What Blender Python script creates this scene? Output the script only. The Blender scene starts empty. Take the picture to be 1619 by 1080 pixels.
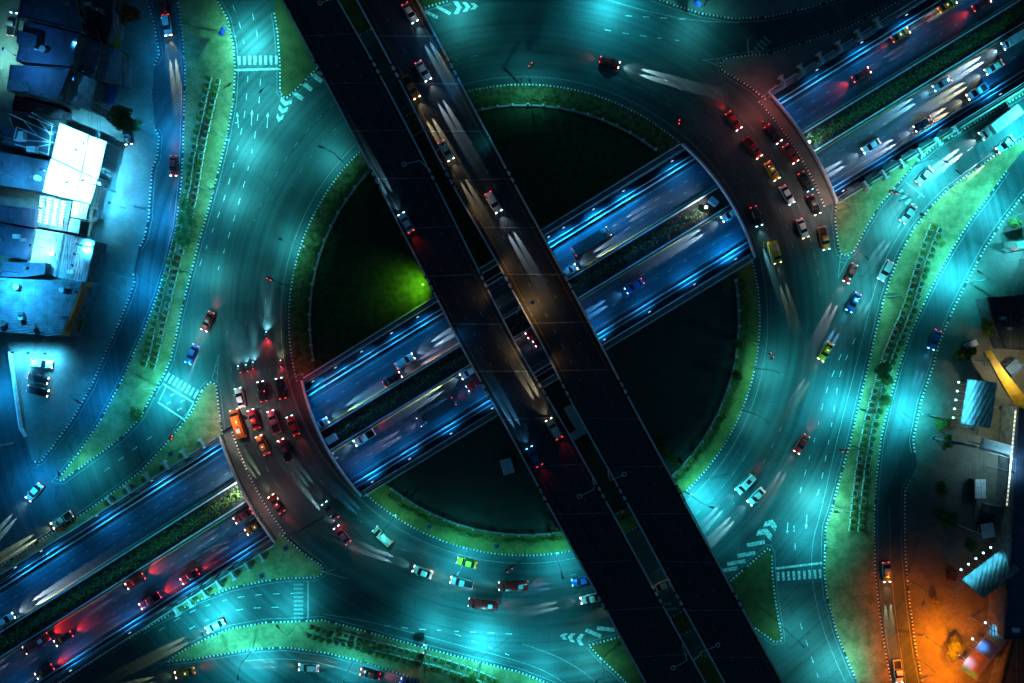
import bpy, bmesh, math, random
from mathutils import Vector, Matrix
from math import radians, sin, cos, pi, atan2, hypot
random.seed(7)
S = bpy.context.scene
COL = S.collection
# ------------------------------------------------------------ camera, sky, exposure
H = 190.0            # height of the drone above the street
PPM = 7.0            # traced pixels per metre at street level
cam_d = bpy.data.cameras.new('camera'); cam = bpy.data.objects.new('camera', cam_d); COL.objects.link(cam)
cam.location = (0, 0, H); cam.rotation_euler = (0, 0, 0)
cam_d.sensor_width = 36; cam_d.lens = 36*H/(1619/PPM); cam_d.clip_end = 3000; cam_d.clip_start = 1
S.camera = cam
wd = bpy.data.worlds.new('World'); S.world = wd; wd.use_nodes = True
wn = wd.node_tree; bg = wn.nodes['Background']
sky = wn.nodes.new('ShaderNodeTexSky'); sky.sky_type = 'NISHITA'; sky.sun_disc = False
sky.sun_elevation = radians(2.0); sky.sun_rotation = radians(250)
tint = wn.nodes.new('ShaderNodeMix'); tint.data_type = 'RGBA'; tint.blend_type = 'MULTIPLY'; tint.inputs['Factor'].default_value = 1
tint.inputs['B'].default_value = (.12, .5, 1.0, 1)      # cold night sky
wn.links.new(sky.outputs[0], tint.inputs['A']); wn.links.new(tint.outputs['Result'], bg.inputs[0]); bg.inputs[1].default_value = 0.10
sun_d = bpy.data.lights.new('moonlight', 'SUN'); sun_d.energy = 0.012; sun_d.angle = radians(0.5); sun_d.color = (.55, .75, 1)
sun = bpy.data.objects.new('moonlight', sun_d); COL.objects.link(sun); sun.rotation_euler = (radians(50), 0, radians(60))
S.view_settings.view_transform = 'Standard'; S.view_settings.look = 'None'
S.view_settings.gamma = 1; S.view_settings.exposure = 0
# ------------------------------------------------------------ small tools
def W(px, py, z=0.0):
    k = (H - z)/H/PPM
    return Vector(((px-809.5)*k, (540-py)*k, z))
def W2(p, z=0.0):
    v = W(p[0], p[1], z); return (v.x, v.y)
def P2(pts, z=0.0): return [W2(p, z) for p in pts]
def tag(o, label=None, cat=None, group=None, kind=None):
    if label: o['label'] = label
    if cat: o['category'] = cat
    if group: o['group'] = group
    if kind: o['kind'] = kind
    return o
def empty(name, loc=(0, 0, 0), rz=0, parent=None):
    o = bpy.data.objects.new(name, None); COL.objects.link(o); o.location = loc; o.rotation_euler = (0, 0, rz)
    o.empty_display_size = .3
    if parent: o.parent = parent
    return o
def copy_tree(o, parent=None):
    c = o.copy(); COL.objects.link(c)
    if parent: c.parent = parent
    for ch in o.children: copy_tree(ch, c)
    return c
class MB:
    def __init__(s): s.v = []; s.f = []; s.m = []
    def add(s, vs, fs, mi=0):
        b = len(s.v); s.v += [tuple(v) for v in vs]
        for f in fs: s.f.append(tuple(b+i for i in f)); s.m.append(mi)
    def box(s, x0, x1, y0, y1, z0, z1, mi=0, M=None):
        vs = [Vector(v) for v in ((x0,y0,z0),(x1,y0,z0),(x1,y1,z0),(x0,y1,z0),(x0,y0,z1),(x1,y0,z1),(x1,y1,z1),(x0,y1,z1))]
        if M: vs = [M @ v for v in vs]
        s.add(vs, ((3,2,1,0),(4,5,6,7),(0,1,5,4),(1,2,6,5),(2,3,7,6),(3,0,4,7)), mi)
    def tube(s, pts, r0, r1=None, n=7, mi=0, cap=True):
        r1 = r0 if r1 is None else r1; pts = [Vector(p) for p in pts]; rings = []
        for i, p in enumerate(pts):
            d = (pts[min(i+1, len(pts)-1)] - pts[max(i-1, 0)]).normalized()
            a = d.orthogonal().normalized(); b = d.cross(a); r = r0+(r1-r0)*i/(len(pts)-1)
            if abs(d.z) < .95: a = d.cross(Vector((0,0,1))).normalized(); b = a.cross(d)
            rings.append([p + a*cos(2*pi*k/n)*r + b*sin(2*pi*k/n)*r for k in range(n)])
        vs = [v for R in rings for v in R]; fs = []
        for i in range(len(pts)-1):
            for k in range(n): fs.append((i*n+k, i*n+(k+1)%n, (i+1)*n+(k+1)%n, (i+1)*n+k))
        if cap: fs += [tuple(range(n))[::-1], tuple((len(pts)-1)*n+k for k in range(n))]
        s.add(vs, fs, mi)
    def prism(s, poly, z0, z1, mi=0, mt=None):
        n = len(poly); b = len(s.v)
        vs = [(p[0], p[1], z0) for p in poly] + [(p[0], p[1], z1) for p in poly]
        s.add(vs, [tuple(range(n, 2*n))], mi if mt is None else mt)
        s.f += [tuple(b+i for i in (k, (k+1)%n, n+(k+1)%n, n+k)) for k in range(n)]; s.m += [mi]*n
    def build(s, name, mats, parent=None, smooth=False):
        me = bpy.data.meshes.new(name); me.from_pydata(s.v, [], s.f)
        if not isinstance(mats, (list, tuple)): mats = [mats]
        for m in mats: me.materials.append(m)
        me.polygons.foreach_set('material_index', s.m)
        big = any(len(f) > 4 for f in s.f)
        if big:
            bm = bmesh.new(); bm.from_mesh(me)
            bmesh.ops.triangulate(bm, faces=[f for f in bm.faces if len(f.verts) > 4], ngon_method='EAR_CLIP')
            bmesh.ops.recalc_face_normals(bm, faces=bm.faces); bm.to_mesh(me); bm.free()
        if smooth: me.polygons.foreach_set('use_smooth', [True]*len(me.polygons))
        me.update()
        o = bpy.data.objects.new(name, me); COL.objects.link(o)
        if parent: o.parent = parent
        return o
def ccw(poly):
    a = sum(poly[i][0]*poly[(i+1)%len(poly)][1]-poly[(i+1)%len(poly)][0]*poly[i][1] for i in range(len(poly)))
    return poly if a > 0 else poly[::-1]
def offset(pts, d):          # left offset of an open polyline
    out = []
    for i, p in enumerate(pts):
        a = pts[max(i-1, 0)]; b = pts[min(i+1, len(pts)-1)]
        if 0 < i < len(pts)-1:
            d1 = (Vector(p)-Vector(a)).normalized(); d2 = (Vector(b)-Vector(p)).normalized(); t = (d1+d2).normalized()
            k = d/max(.4, d1.dot(t))
        else: t = (Vector(b)-Vector(a)).normalized(); k = d
        out.append((p[0]-t.y*k, p[1]+t.x*k))
    return out
def resample(pts, step, closed=False):
    pts = [Vector(p) for p in pts]
    if closed: pts.append(pts[0])
    L = [0]
    for a, b in zip(pts, pts[1:]): L.append(L[-1]+(b-a).length)
    n = max(1, round(L[-1]/step)); out = []; j = 0
    for i in range(n+1):
        t = L[-1]*i/n
        while j < len(L)-2 and L[j+1] < t: j += 1
        k = (t-L[j])/max(1e-9, L[j+1]-L[j]); out.append(pts[j].lerp(pts[j+1], k))
    return out
def smooth_pts(pts, closed=False, it=2):  # Chaikin
    for _ in range(it):
        o = []; n = len(pts)
        for i in range(n if closed else n-1):
            a = Vector(pts[i]); b = Vector(pts[(i+1) % n]); o += [tuple(a.lerp(b, .25)), tuple(a.lerp(b, .75))]
        if not closed: o = [tuple(pts[0])]+o+[tuple(pts[-1])]
        pts = o
    return pts
def ribbon(mb, pts, w, z, mi=0, v0=None):
    a = offset(pts, w/2); b = offset(pts, -w/2)
    for i in range(len(pts)-1):
        mb.add([(b[i][0],b[i][1],z),(b[i+1][0],b[i+1][1],z),(a[i+1][0],a[i+1][1],z),(a[i][0],a[i][1],z)], [(0,1,2,3)], mi)
def wallrib(mb, pts, w, z0, z1, mi=0):
    a = offset(pts, w/2); b = offset(pts, -w/2); n = len(pts)
    vs = [(p[0],p[1],z0) for p in b]+[(p[0],p[1],z1) for p in b]+[(p[0],p[1],z1) for p in a]+[(p[0],p[1],z0) for p in a]
    fs = []
    for i in range(n-1):
        for k in range(4):
            k2 = (k+1) % 4; fs.append((k*n+i, k*n+i+1, k2*n+i+1, k2*n+i))
    fs += [(0, n, 2*n, 3*n), (4*n-1, 3*n-1, 2*n-1, n-1)]
    mb.add(vs, fs, mi)
def dashes(mb, pts, w, z, on=1.1, gap=2.8, mi=0, start=0):
    pts = resample(pts, .5); acc = start
    for a, b in zip(pts, pts[1:]):
        if acc % (on+gap) < on: ribbon(mb, [tuple(a), tuple(b)], w, z, mi)
        acc += (b-a).length
# ------------------------------------------------------------ materials
MATS = {}
def mat(name, col, rough=.7, metal=0, emit=None, es=0, noise=.25, scale=1.5, bump=0.0, spec=.4, col2=None, coat=0):
    if name in MATS: return MATS[name]
    m = bpy.data.materials.new(name); m.use_nodes = True; nt = m.node_tree; b = nt.nodes['Principled BSDF']
    b.inputs['Roughness'].default_value = rough; b.inputs['Metallic'].default_value = metal
    b.inputs['Specular IOR Level'].default_value = spec
    if coat: b.inputs['Coat Weight'].default_value = coat; b.inputs['Coat Roughness'].default_value = .05
    if noise:
        tc = nt.nodes.new('ShaderNodeTexCoord'); n = nt.nodes.new('ShaderNodeTexNoise'); n.inputs['Scale'].default_value = scale
        n.inputs['Detail'].default_value = 6
        nt.links.new(tc.outputs['Object'], n.inputs['Vector'])
        r = nt.nodes.new('ShaderNodeValToRGB'); c2 = col2 or tuple(c*(1-noise) for c in col)
        r.color_ramp.elements[0].position = .35; r.color_ramp.elements[1].position = .65
        r.color_ramp.elements[0].color = (*c2, 1)
        r.color_ramp.elements[1].color = (*(col if col2 else tuple(min(1, c*(1+noise*.6)) for c in col)), 1)
        nt.links.new(n.outputs['Fac'], r.inputs[0]); nt.links.new(r.outputs[0], b.inputs['Base Color'])
        if bump:
            bp = nt.nodes.new('ShaderNodeBump'); bp.inputs['Strength'].default_value = bump; bp.inputs['Distance'].default_value = .1
            nt.links.new(n.outputs['Fac'], bp.inputs['Height']); nt.links.new(bp.outputs[0], b.inputs['Normal'])
    else: b.inputs['Base Color'].default_value = (*col, 1)
    if emit: b.inputs['Emission Color'].default_value = (*emit, 1); b.inputs['Emission Strength'].default_value = es
    MATS[name] = m; return m
CX, CY = W2((829, 506))      # centre of the roundabout
def asphalt(name, c1, c2, polar=True, along=None):
    m = bpy.data.materials.new(name); m.use_nodes = True; nt = m.node_tree; L = nt.links; N = nt.nodes
    b = N['Principled BSDF']; b.inputs['Specular IOR Level'].default_value = .45
    tc = N.new('ShaderNodeTexCoord')
    def math_(op, a, c=None):
        n = N.new('ShaderNodeMath'); n.operation = op
        for i, x in enumerate((a, c)):
            if x is None: continue
            if isinstance(x, (int, float)): n.inputs[i].default_value = x
            else: L.new(x, n.inputs[i])
        return n.outputs[0]
    sp = N.new('ShaderNodeSeparateXYZ'); L.new(tc.outputs['Object'], sp.inputs[0])
    cb = N.new('ShaderNodeCombineXYZ')
    if polar:   # tyre-worn bands run round the roundabout
        dx = math_('SUBTRACT', sp.outputs[0], CX); dy = math_('SUBTRACT', sp.outputs[1], CY)
        r = math_('SQRT', math_('ADD', math_('MULTIPLY', dx, dx), math_('MULTIPLY', dy, dy)))
        L.new(math_('MULTIPLY', r, .9), cb.inputs[0]); 
        L.new(math_('MULTIPLY', math_('ARCTAN2', dy, dx), 1.6), cb.inputs[1])
    else:       # worn bands run along the road
        ca, sa = along
        L.new(math_('MULTIPLY', math_('ADD', math_('MULTIPLY', sp.outputs[0], -sa), math_('MULTIPLY', sp.outputs[1], ca)), 1.0), cb.inputs[0])
        L.new(math_('MULTIPLY', math_('ADD', math_('MULTIPLY', sp.outputs[0], ca), math_('MULTIPLY', sp.outputs[1], sa)), .03), cb.inputs[1])
    n1 = N.new('ShaderNodeTexNoise'); n1.inputs['Scale'].default_value = 1.0; n1.inputs['Detail'].default_value = 5; L.new(cb.outputs[0], n1.inputs[0])
    n2 = N.new('ShaderNodeTexNoise'); n2.inputs['Scale'].default_value = .12; n2.inputs['Detail'].default_value = 8; L.new(tc.outputs['Object'], n2.inputs[0])
    n3 = N.new('ShaderNodeTexNoise'); n3.inputs['Scale'].default_value = 3.0; n3.inputs['Detail'].default_value = 4; L.new(tc.outputs['Object'], n3.inputs[0])
    f = math_('ADD', math_('ADD', math_('MULTIPLY', n1.outputs['Fac'], .5), math_('MULTIPLY', n2.outputs['Fac'], .35)), math_('MULTIPLY', n3.outputs['Fac'], .15))
    vo = N.new('ShaderNodeTexVoronoi'); vo.inputs['Scale'].default_value = .085; vo.distance = 'CHEBYCHEV'; L.new(tc.outputs['Object'], vo.inputs[0])
    sv = N.new('ShaderNodeSeparateColor'); L.new(vo.outputs['Color'], sv.inputs[0])
    n4 = N.new('ShaderNodeTexNoise'); n4.inputs['Scale'].default_value = .035; n4.inputs['Detail'].default_value = 3; L.new(tc.outputs['Object'], n4.inputs[0])
    cr = N.new('ShaderNodeTexVoronoi'); cr.feature = 'DISTANCE_TO_EDGE'; cr.inputs['Scale'].default_value = .16; L.new(tc.outputs['Object'], cr.inputs[0])
    seam = math_('MULTIPLY', math_('LESS_THAN', cr.outputs['Distance'], .010), math_('GREATER_THAN', n2.outputs['Fac'], .53))
    f = math_('ADD', math_('ADD', f, math_('MULTIPLY', math_('SUBTRACT', sv.outputs[0], .5), .07)), math_('MULTIPLY', math_('SUBTRACT', n4.outputs['Fac'], .5), .22))
    f = math_('SUBTRACT', f, math_('MULTIPLY', seam, .10))
    rr = N.new('ShaderNodeValToRGB'); rr.color_ramp.elements[0].position = .39; rr.color_ramp.elements[1].position = .63
    rr.color_ramp.elements[0].color = (*c1, 1); rr.color_ramp.elements[1].color = (*c2, 1)
    L.new(f, rr.inputs[0]); L.new(rr.outputs[0], b.inputs['Base Color'])
    ro = N.new('ShaderNodeMapRange'); ro.inputs[3].default_value = .42; ro.inputs[4].default_value = .75
    L.new(n2.outputs['Fac'], ro.inputs[0]); L.new(ro.outputs[0], b.inputs['Roughness'])
    bp = N.new('ShaderNodeBump'); bp.inputs['Strength'].default_value = .25; bp.inputs['Distance'].default_value = .03
    L.new(n3.outputs['Fac'], bp.inputs['Height']); L.new(bp.outputs[0], b.inputs['Normal'])
    MATS[name] = m; return m
TD = Vector((.852, .524))    # direction of the sunken highway in the world
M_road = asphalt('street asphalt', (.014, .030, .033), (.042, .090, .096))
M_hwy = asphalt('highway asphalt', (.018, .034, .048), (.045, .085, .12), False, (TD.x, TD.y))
DD = Vector((-.515, .857))
M_deck = asphalt('flyover asphalt', (.006, .009, .014), (.026, .030, .038), False, (DD.x, DD.y))
def paving(name, c1, c2, scale=1.2):
    m = bpy.data.materials.new(name); m.use_nodes = True; nt = m.node_tree; L = nt.links; N = nt.nodes; b = N['Principled BSDF']
    tc = N.new('ShaderNodeTexCoord'); mp = N.new('ShaderNodeMapping'); mp.inputs['Rotation'].default_value[2] = .4
    L.new(tc.outputs['Object'], mp.inputs[0])
    br = N.new('ShaderNodeTexBrick'); br.inputs['Scale'].default_value = scale; br.inputs['Mortar Size'].default_value = .02
    br.inputs['Color1'].default_value = (*c1, 1); br.inputs['Color2'].default_value = (*[(a+d)/2 for a, d in zip(c1, c2)], 1)
    br.inputs['Mortar'].default_value = (*[c*.45 for c in c1], 1); L.new(mp.outputs[0], br.inputs[0])
    n = N.new('ShaderNodeTexNoise'); n.inputs['Scale'].default_value = .35; n.inputs['Detail'].default_value = 9; n.inputs['Roughness'].default_value = .7
    L.new(tc.outputs['Object'], n.inputs[0])
    r = N.new('ShaderNodeValToRGB'); r.color_ramp.elements[0].position = .42; r.color_ramp.elements[1].position = .6
    L.new(n.outputs['Fac'], r.inputs[0])
    mx = N.new('ShaderNodeMix'); mx.data_type = 'RGBA'; L.new(r.outputs[0], mx.inputs['Factor'])
    L.new(br.outputs[0], mx.inputs['A']); mx.inputs['B'].default_value = (*c2, 1)
    L.new(mx.outputs['Result'], b.inputs['Base Color']); b.inputs['Roughness'].default_value = .8
    MATS[name] = m; return m
M_pave = paving('mossy paving', (.46, .30, .13), (.15, .14, .045))
M_pave2 = paving('grey pavement', (.20, .21, .19), (.12, .13, .11), .8)
M_pave3 = paving('dark forecourt paving', (.13, .13, .11), (.07, .075, .06), .8)
M_ringpave = paving('ochre paving', (.40, .26, .04), (.13, .13, .025), .9)
M_grass = mat('worn grass', (.11, .08, .02), .9, noise=.5, scale=.45, col2=(.045, .05, .012))
M_rimsoil = mat('mossy soil', (.15, .12, .04), .95, noise=.5, scale=.9, col2=(.035, .035, .012))
M_lawn = mat('dark lawn', (.035, .055, .02), .95, noise=.5, scale=.8, col2=(.015, .028, .010), bump=.3)
M_tile = paving('dark plaza tiles', (.07, .072, .05), (.04, .045, .03), .7)
M_white = mat('white road paint', (.50, .52, .50), .6, noise=.6, scale=2.0)
M_worn = mat('worn road paint', (.20, .24, .23), .7, noise=.5, scale=3)
M_dworn = mat('faded deck paint', (.13, .14, .14), .7, noise=.6, scale=1.5)
M_dyel = mat('faded yellow deck paint', (.30, .15, .02), .7, noise=.5, scale=1.5)
M_yel = mat('yellow road paint', (.55, .38, .04), .6, noise=.3, scale=2)
M_kw = mat('kerb white', (.62, .62, .58), .7, noise=.6, scale=.9)
M_kb = mat('kerb black', (.02, .022, .022), .7, noise=0)
M_conc = mat('concrete', (.30, .31, .31), .8, noise=.3, scale=.8)
M_concd = mat('stained concrete', (.13, .14, .15), .85, noise=.4, scale=.7)
M_rail = mat('pale parapet', (.6, .62, .64), .6, noise=.2, scale=1)
M_wood = mat('brown cladding', (.20, .075, .02), .7, noise=.3)
M_steel = mat('galvanised steel', (.42, .45, .46), .4, .7, noise=.1)
M_dark = mat('dark metal', (.025, .028, .032), .5, .3, noise=.1)
M_leaf = mat('leaves', (.10, .14, .02), .7, noise=.5, scale=.9, col2=(.035, .07, .01))
M_leafy = mat('yellow green leaves', (.34, .26, .02), .7, noise=.4, scale=1.2, col2=(.05, .08, .01))
M_red_leaf = mat('red brown leaves', (.42, .09, .02), .7, noise=.4, scale=1.2, col2=(.08, .035, .012))
M_bark = mat('bark', (.10, .07, .045), .9, noise=.4, scale=4)
M_soil = mat('soil', (.03, .025, .02), 1, noise=.3)
M_trough = mat('white planter concrete', (.55, .56, .52), .7, noise=.25, scale=2)
M_lens = {}
def lens(c, s):
    k = (c, s)
    if k not in M_lens: M_lens[k] = mat('lit lens %d' % len(M_lens), (.8, .8, .8), .4, emit=c, es=s, noise=0)
    return M_lens[k]
def spot(name, parent, loc, aim, col, power, size, blend=1.0, r=.12):
    key = ('L', col, power, size, blend, r)
    d = MATS.get(key)
    if d is None:
        d = bpy.data.lights.new(name, 'SPOT'); d.energy = power; d.color = col; d.spot_size = radians(size); d.spot_blend = blend
        d.shadow_soft_size = r; MATS[key] = d
    o = bpy.data.objects.new(name, d); COL.objects.link(o); o.parent = parent; o.location = loc
    o.rotation_mode = 'QUATERNION'; o.rotation_quaternion = (Vector(aim)-Vector(loc)).to_track_quat('-Z', 'Y')
    return o
# ------------------------------------------------------------ ground, sunken highway, ring bridges
TZ = -5.5
mid = P2([(-900, 1583), (42, 995), (392, 772.5), (525, 692.5), (1135, 318.5), (1267.5, 233.5), (1536, 68.5), (2400, -460)])
HWID = 14.43
U = offset(mid, HWID); Lw = offset(mid, -HWID)
def struct(o): o['kind'] = 'structure'; return o
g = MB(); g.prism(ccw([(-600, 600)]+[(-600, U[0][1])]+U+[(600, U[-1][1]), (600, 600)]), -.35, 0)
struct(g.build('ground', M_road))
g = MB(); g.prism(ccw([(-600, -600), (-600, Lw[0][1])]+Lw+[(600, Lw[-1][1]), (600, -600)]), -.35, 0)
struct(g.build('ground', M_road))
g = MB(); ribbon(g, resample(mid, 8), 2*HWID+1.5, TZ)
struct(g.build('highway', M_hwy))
g = MB()
for sgn in (1, -1): wallrib(g, resample(offset(mid, sgn*(HWID-.15)), 6), .3, TZ-.02, -.36)
for sgn in (1, -1): wallrib(g, resample(offset(mid, sgn*(HWID+.6)), 6), 1.1, TZ-.02, -.36)
tag(g.build('retaining_wall', M_concd), 'long stained concrete retaining walls of the sunken highway', 'retaining wall', kind='structure')
# road paint in the highway
g = MB(); rs = lambda v, st=4: [tuple(p) for p in resample(offset(mid, v), st)]
for v in (9.9, 3.7-.35+.0, -2.9, -10.2):
    pass
for v in (10.0, -10.3): ribbon(g, rs(v), .14, TZ+.02, 0)
for v in (3.45, -2.85): ribbon(g, rs(v), .2, TZ+.02, 1)
for v, st in ((7.9, 0), (5.7, 1.7), (-5.3, .5), (-7.8, 2.3)): dashes(g, rs(v), .16, TZ+.02, start=st)
struct(g.build('road_markings', [M_worn, M_yel]))
# median and side barriers in the highway
g = MB()
for v in (2.75, -2.15): wallrib(g, rs(v), .3, TZ, TZ+.85)
tag(g.build('crash_barrier', M_rail), 'pale twin concrete barriers framing the highway median', 'crash barrier')
for v, lab in ((11.3, 'pale low barrier along the upper left side of the sunken highway'), (-11.6, 'pale low barrier along the lower right side of the sunken highway')):
    g = MB(); wallrib(g, rs(v), .28, TZ, TZ+.9); wallrib(g, rs(v+(1 if v > 0 else -1)*1.0), .14, TZ+.0, TZ+1.3)
    tag(g.build('crash_barrier', M_rail), lab, 'crash barrier')
g = MB(); ribbon(g, rs(.3), 4.5, TZ+.35)
struct(g.build('median_strip', M_soil))
def arcpts(c, a0, a1, r0, r1, n=28):
    if a1-a0 > pi: a1 -= 2*pi
    if a1-a0 < -pi: a1 += 2*pi
    return [(c[0]+cos(a0+(a1-a0)*i/n)*(r0+(r1-r0)*i/n), c[1]+sin(a0+(a1-a0)*i/n)*(r0+(r1-r0)*i/n)) for i in range(n+1)]
def arcbetween(p, q, n=28):
    p = W2(p); q = W2(q); a0 = atan2(p[1]-CY, p[0]-CX); a1 = atan2(q[1]-CY, q[0]-CX)
    return arcpts((CX, CY), a0, a1, hypot(p[0]-CX, p[1]-CY), hypot(q[0]-CX, q[1]-CY), n)
BR = {}
for nm, (iu, il, ou, ol) in {'west': ((478,601),(572,784),(349,689),(436,857)), 'east': ((1078,229),(1193,408),(1214,147),(1322,320))}.items():
    inner = arcbetween(iu, il); outer = arcbetween(ou, ol); BR[nm] = (inner, outer)
    g = MB()
    n = len(inner); zt, zb = .008, -1.15
    vs = [(*p, zt) for p in inner]+[(*p, zt) for p in outer]+[(*p, zb) for p in inner]+[(*p, zb) for p in outer]; fs = []
    for i in range(n-1):
        fs += [(i, i+1, n+i+1, n+i), (2*n+i, 3*n+i, 3*n+i+1, 2*n+i+1), (i, 2*n+i, 2*n+i+1, i+1), (n+i, n+i+1, 3*n+i+1, 3*n+i)]
    g.add(vs, fs, 0); root = empty('road_bridge', (0, 0, 0))
    tag(root, 'curved %s bridge carrying the roundabout over the sunken highway' % ('lower left' if nm == 'west' else 'upper right'), 'bridge', kind='structure')
    g.build('bridge_deck', M_road, root)
    for c, lab in ((inner, 'inner'), (outer, 'outer')):
        g = MB(); wallrib(g, c, .38, -.5 if 0 else .0, .95); g.build('parapet', M_rail, root)
    g = MB()
    for k in range(3):
        t = (k+1)/4
        a = Vector(inner[int(t*(n-1))]); b = Vector(outer[int(t*(n-1))])
        for q in range(5):
            p = a.lerp(b, (q+.5)/5)
            if abs(t-.5) < .1: g.tube([(p.x, p.y, TZ), (p.x, p.y, zb)], .45, n=10)
    g.build('pier', M_conc, root)
    root = tag(empty('sidewalk'), 'narrow paved walkway along the outer parapet of the %s bridge' % ('lower left' if nm == 'west' else 'upper right'), 'pavement', kind='structure')
    sg = 1 if nm == 'west' else -1; wk = [(p[0]+(CX-p[0])*.022, p[1]+(CY-p[1])*.022) for p in outer]
    g = MB(); wallrib(g, wk, 1.9, .01, .15); g.build('paving', M_pave2, root)
    wk = [(p[0]+(CX-p[0])*.038, p[1]+(CY-p[1])*.038) for p in outer]; pts = [tuple(p) for p in resample(wk, .40)]
    g = MB()
    for i in range(len(pts)-1): wallrib(g, [pts[i], pts[i+1]], .34, .01, .21, i % 2)
    g.build('kerb', [M_kw, M_kb], root)
# ------------------------------------------------------------ flyover decks
DZ = 9.5
dl = [(448,0),(511.5,119),(594.5,280),(649,387),(690.5,467),(732,550),(800,670),(875,810),(966,976),(1023,1080)]
dr = [(532,0),(597,114),(680,275),(732,381.5),(815,550),(880,654.5),(966,810),(1059,981.6),(1111,1075)]
el = [(566,0),(633,124.5),(709,280),(776,392),(820,475),(862,550),(911.5,649),(1002,810),(1059,918),(1147.6,1080)]
er = [(657,0),(732,143),(805,280),(857,374),(927,503.5),(950.5,550),(1013,670),(1090.5,810),(1162,945),(1236,1080)]
def ext(p, k=160):
    a = Vector(p[0]); b = Vector(p[1]); c = Vector(p[-2]); d = Vector(p[-1])
    return [tuple(a+(a-b).normalized()*k)]+p+[tuple(d+(d-c).normalized()*k)]
def edge(p): return [tuple(q) for q in resample(smooth_pts(P2(ext(p), DZ), it=2), 4)]
def same(a, b, n=90):
    A = [Vector(p) for p in resample(a, .5)]; B = [Vector(p) for p in resample(b, .5)]
    f = lambda Q, t: Q[min(len(Q)-1, int(t*(len(Q)-1)+.5))]
    return [tuple(f(A, i/n)) for i in range(n+1)], [tuple(f(B, i/n)) for i in range(n+1)]
DECKS = []
for (a, b, lab) in ((dl, dr, 'dark elevated flyover deck on the lower left side of the pair'), (el, er, 'elevated flyover deck on the upper right side of the pair, warmly lit in the middle')):
    A, B = same(edge(a), edge(b)); DECKS.append((A, B)); n = len(A); root = tag(empty('flyover'), lab, 'flyover', kind='structure')
    g = MB(); vs = []
    for z in (DZ, DZ-.35): vs += [(*p, z) for p in A]+[(*p, z) for p in B]
    fs = []
    for i in range(n-1): fs += [(i, n+i, n+i+1, i+1), (2*n+i, 2*n+i+1, 3*n+i+1, 3*n+i), (i, i+1, 2*n+i+1, 2*n+i), (n+i, 3*n+i, 3*n+i+1, n+i+1)]
    g.add(vs, fs); g.build('bridge_deck', M_deck, root)
    C = [tuple((Vector(p)+Vector(q))/2) for p, q in zip(A, B)]
    g = MB(); wallrib(g, C, 5.5, DZ-2.0, DZ-.36); g.build('girder', M_concd, root)
    for e, s in ((A, -1), (B, 1)):
        ins = offset(e, s*.22)
        g = MB(); wallrib(g, ins, .34, DZ, DZ+.85); wallrib(g, offset(e, s*.22), .12, DZ+.85, DZ+1.15); g.build('parapet', M_rail, root)
        # hazard-striped expansion joints along the parapet
        g = MB()
        for t in range(5, n-1, 11):
            p = Vector(ins[t]); q = Vector(ins[t+1]); d = (q-p).normalized(); nn = Vector((-d.y, d.x))
            for k in range(5):
                c = p + d*(k*.85)
                M = Matrix(((d.x, nn.x, 0, c.x), (d.y, nn.y, 0, c.y), (0, 0, 1, 0), (0, 0, 0, 1)))
                g.box(0, .42, -.3, .3, DZ+.9, DZ+1.22, k % 2, M)
        g.build('joint_cover', [M_kb, M_kw], root)
    g = MB()
    for fr in (1/3, 2/3): 
        Cc = [tuple(Vector(p).lerp(Vector(q), fr)) for p, q in zip(A, B)]; dashes(g, Cc, .15, DZ+.02, 1.1, 2.7, 0, fr*3)
    for fr in (.085, .915):
        Cc = [tuple(Vector(p).lerp(Vector(q), fr)) for p, q in zip(A, B)]; ribbon(g, Cc, .12, DZ+.02, 1)
    g.build('lane_marking', [M_dworn, M_dyel if a is el else M_dworn], root)
    g = MB()
    for t in range(3, n-1, 5): ribbon(g, [A[t], B[t]], .22, DZ+.012)
    g.build('expansion_joint', M_concd, root)
    for t in range(4, n-1, 14):
        c = Vector(C[t]); q = Vector(C[t+1]); d = (q-c).normalized(); nn = Vector((-d.y, d.x))
        rel = (c-Vector(mid[3])).dot(Vector((-TD.y, TD.x)))
        r = (c-Vector((CX, CY))).length
        if abs(rel) < 16 or 50 < r < 78: continue
        g = MB(); M = Matrix(((d.x, nn.x, 0, c.x), (d.y, nn.y, 0, c.y), (0, 0, 1, 0), (0, 0, 0, 1)))
        g.box(-.8, .8, -1.3, 1.3, 0, DZ-3.1, 0, M); g.box(-1, 1, -2.9, 2.9, DZ-3.1, DZ-2.01, 0, M)
        g.build('pier', M_conc, root)
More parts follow.
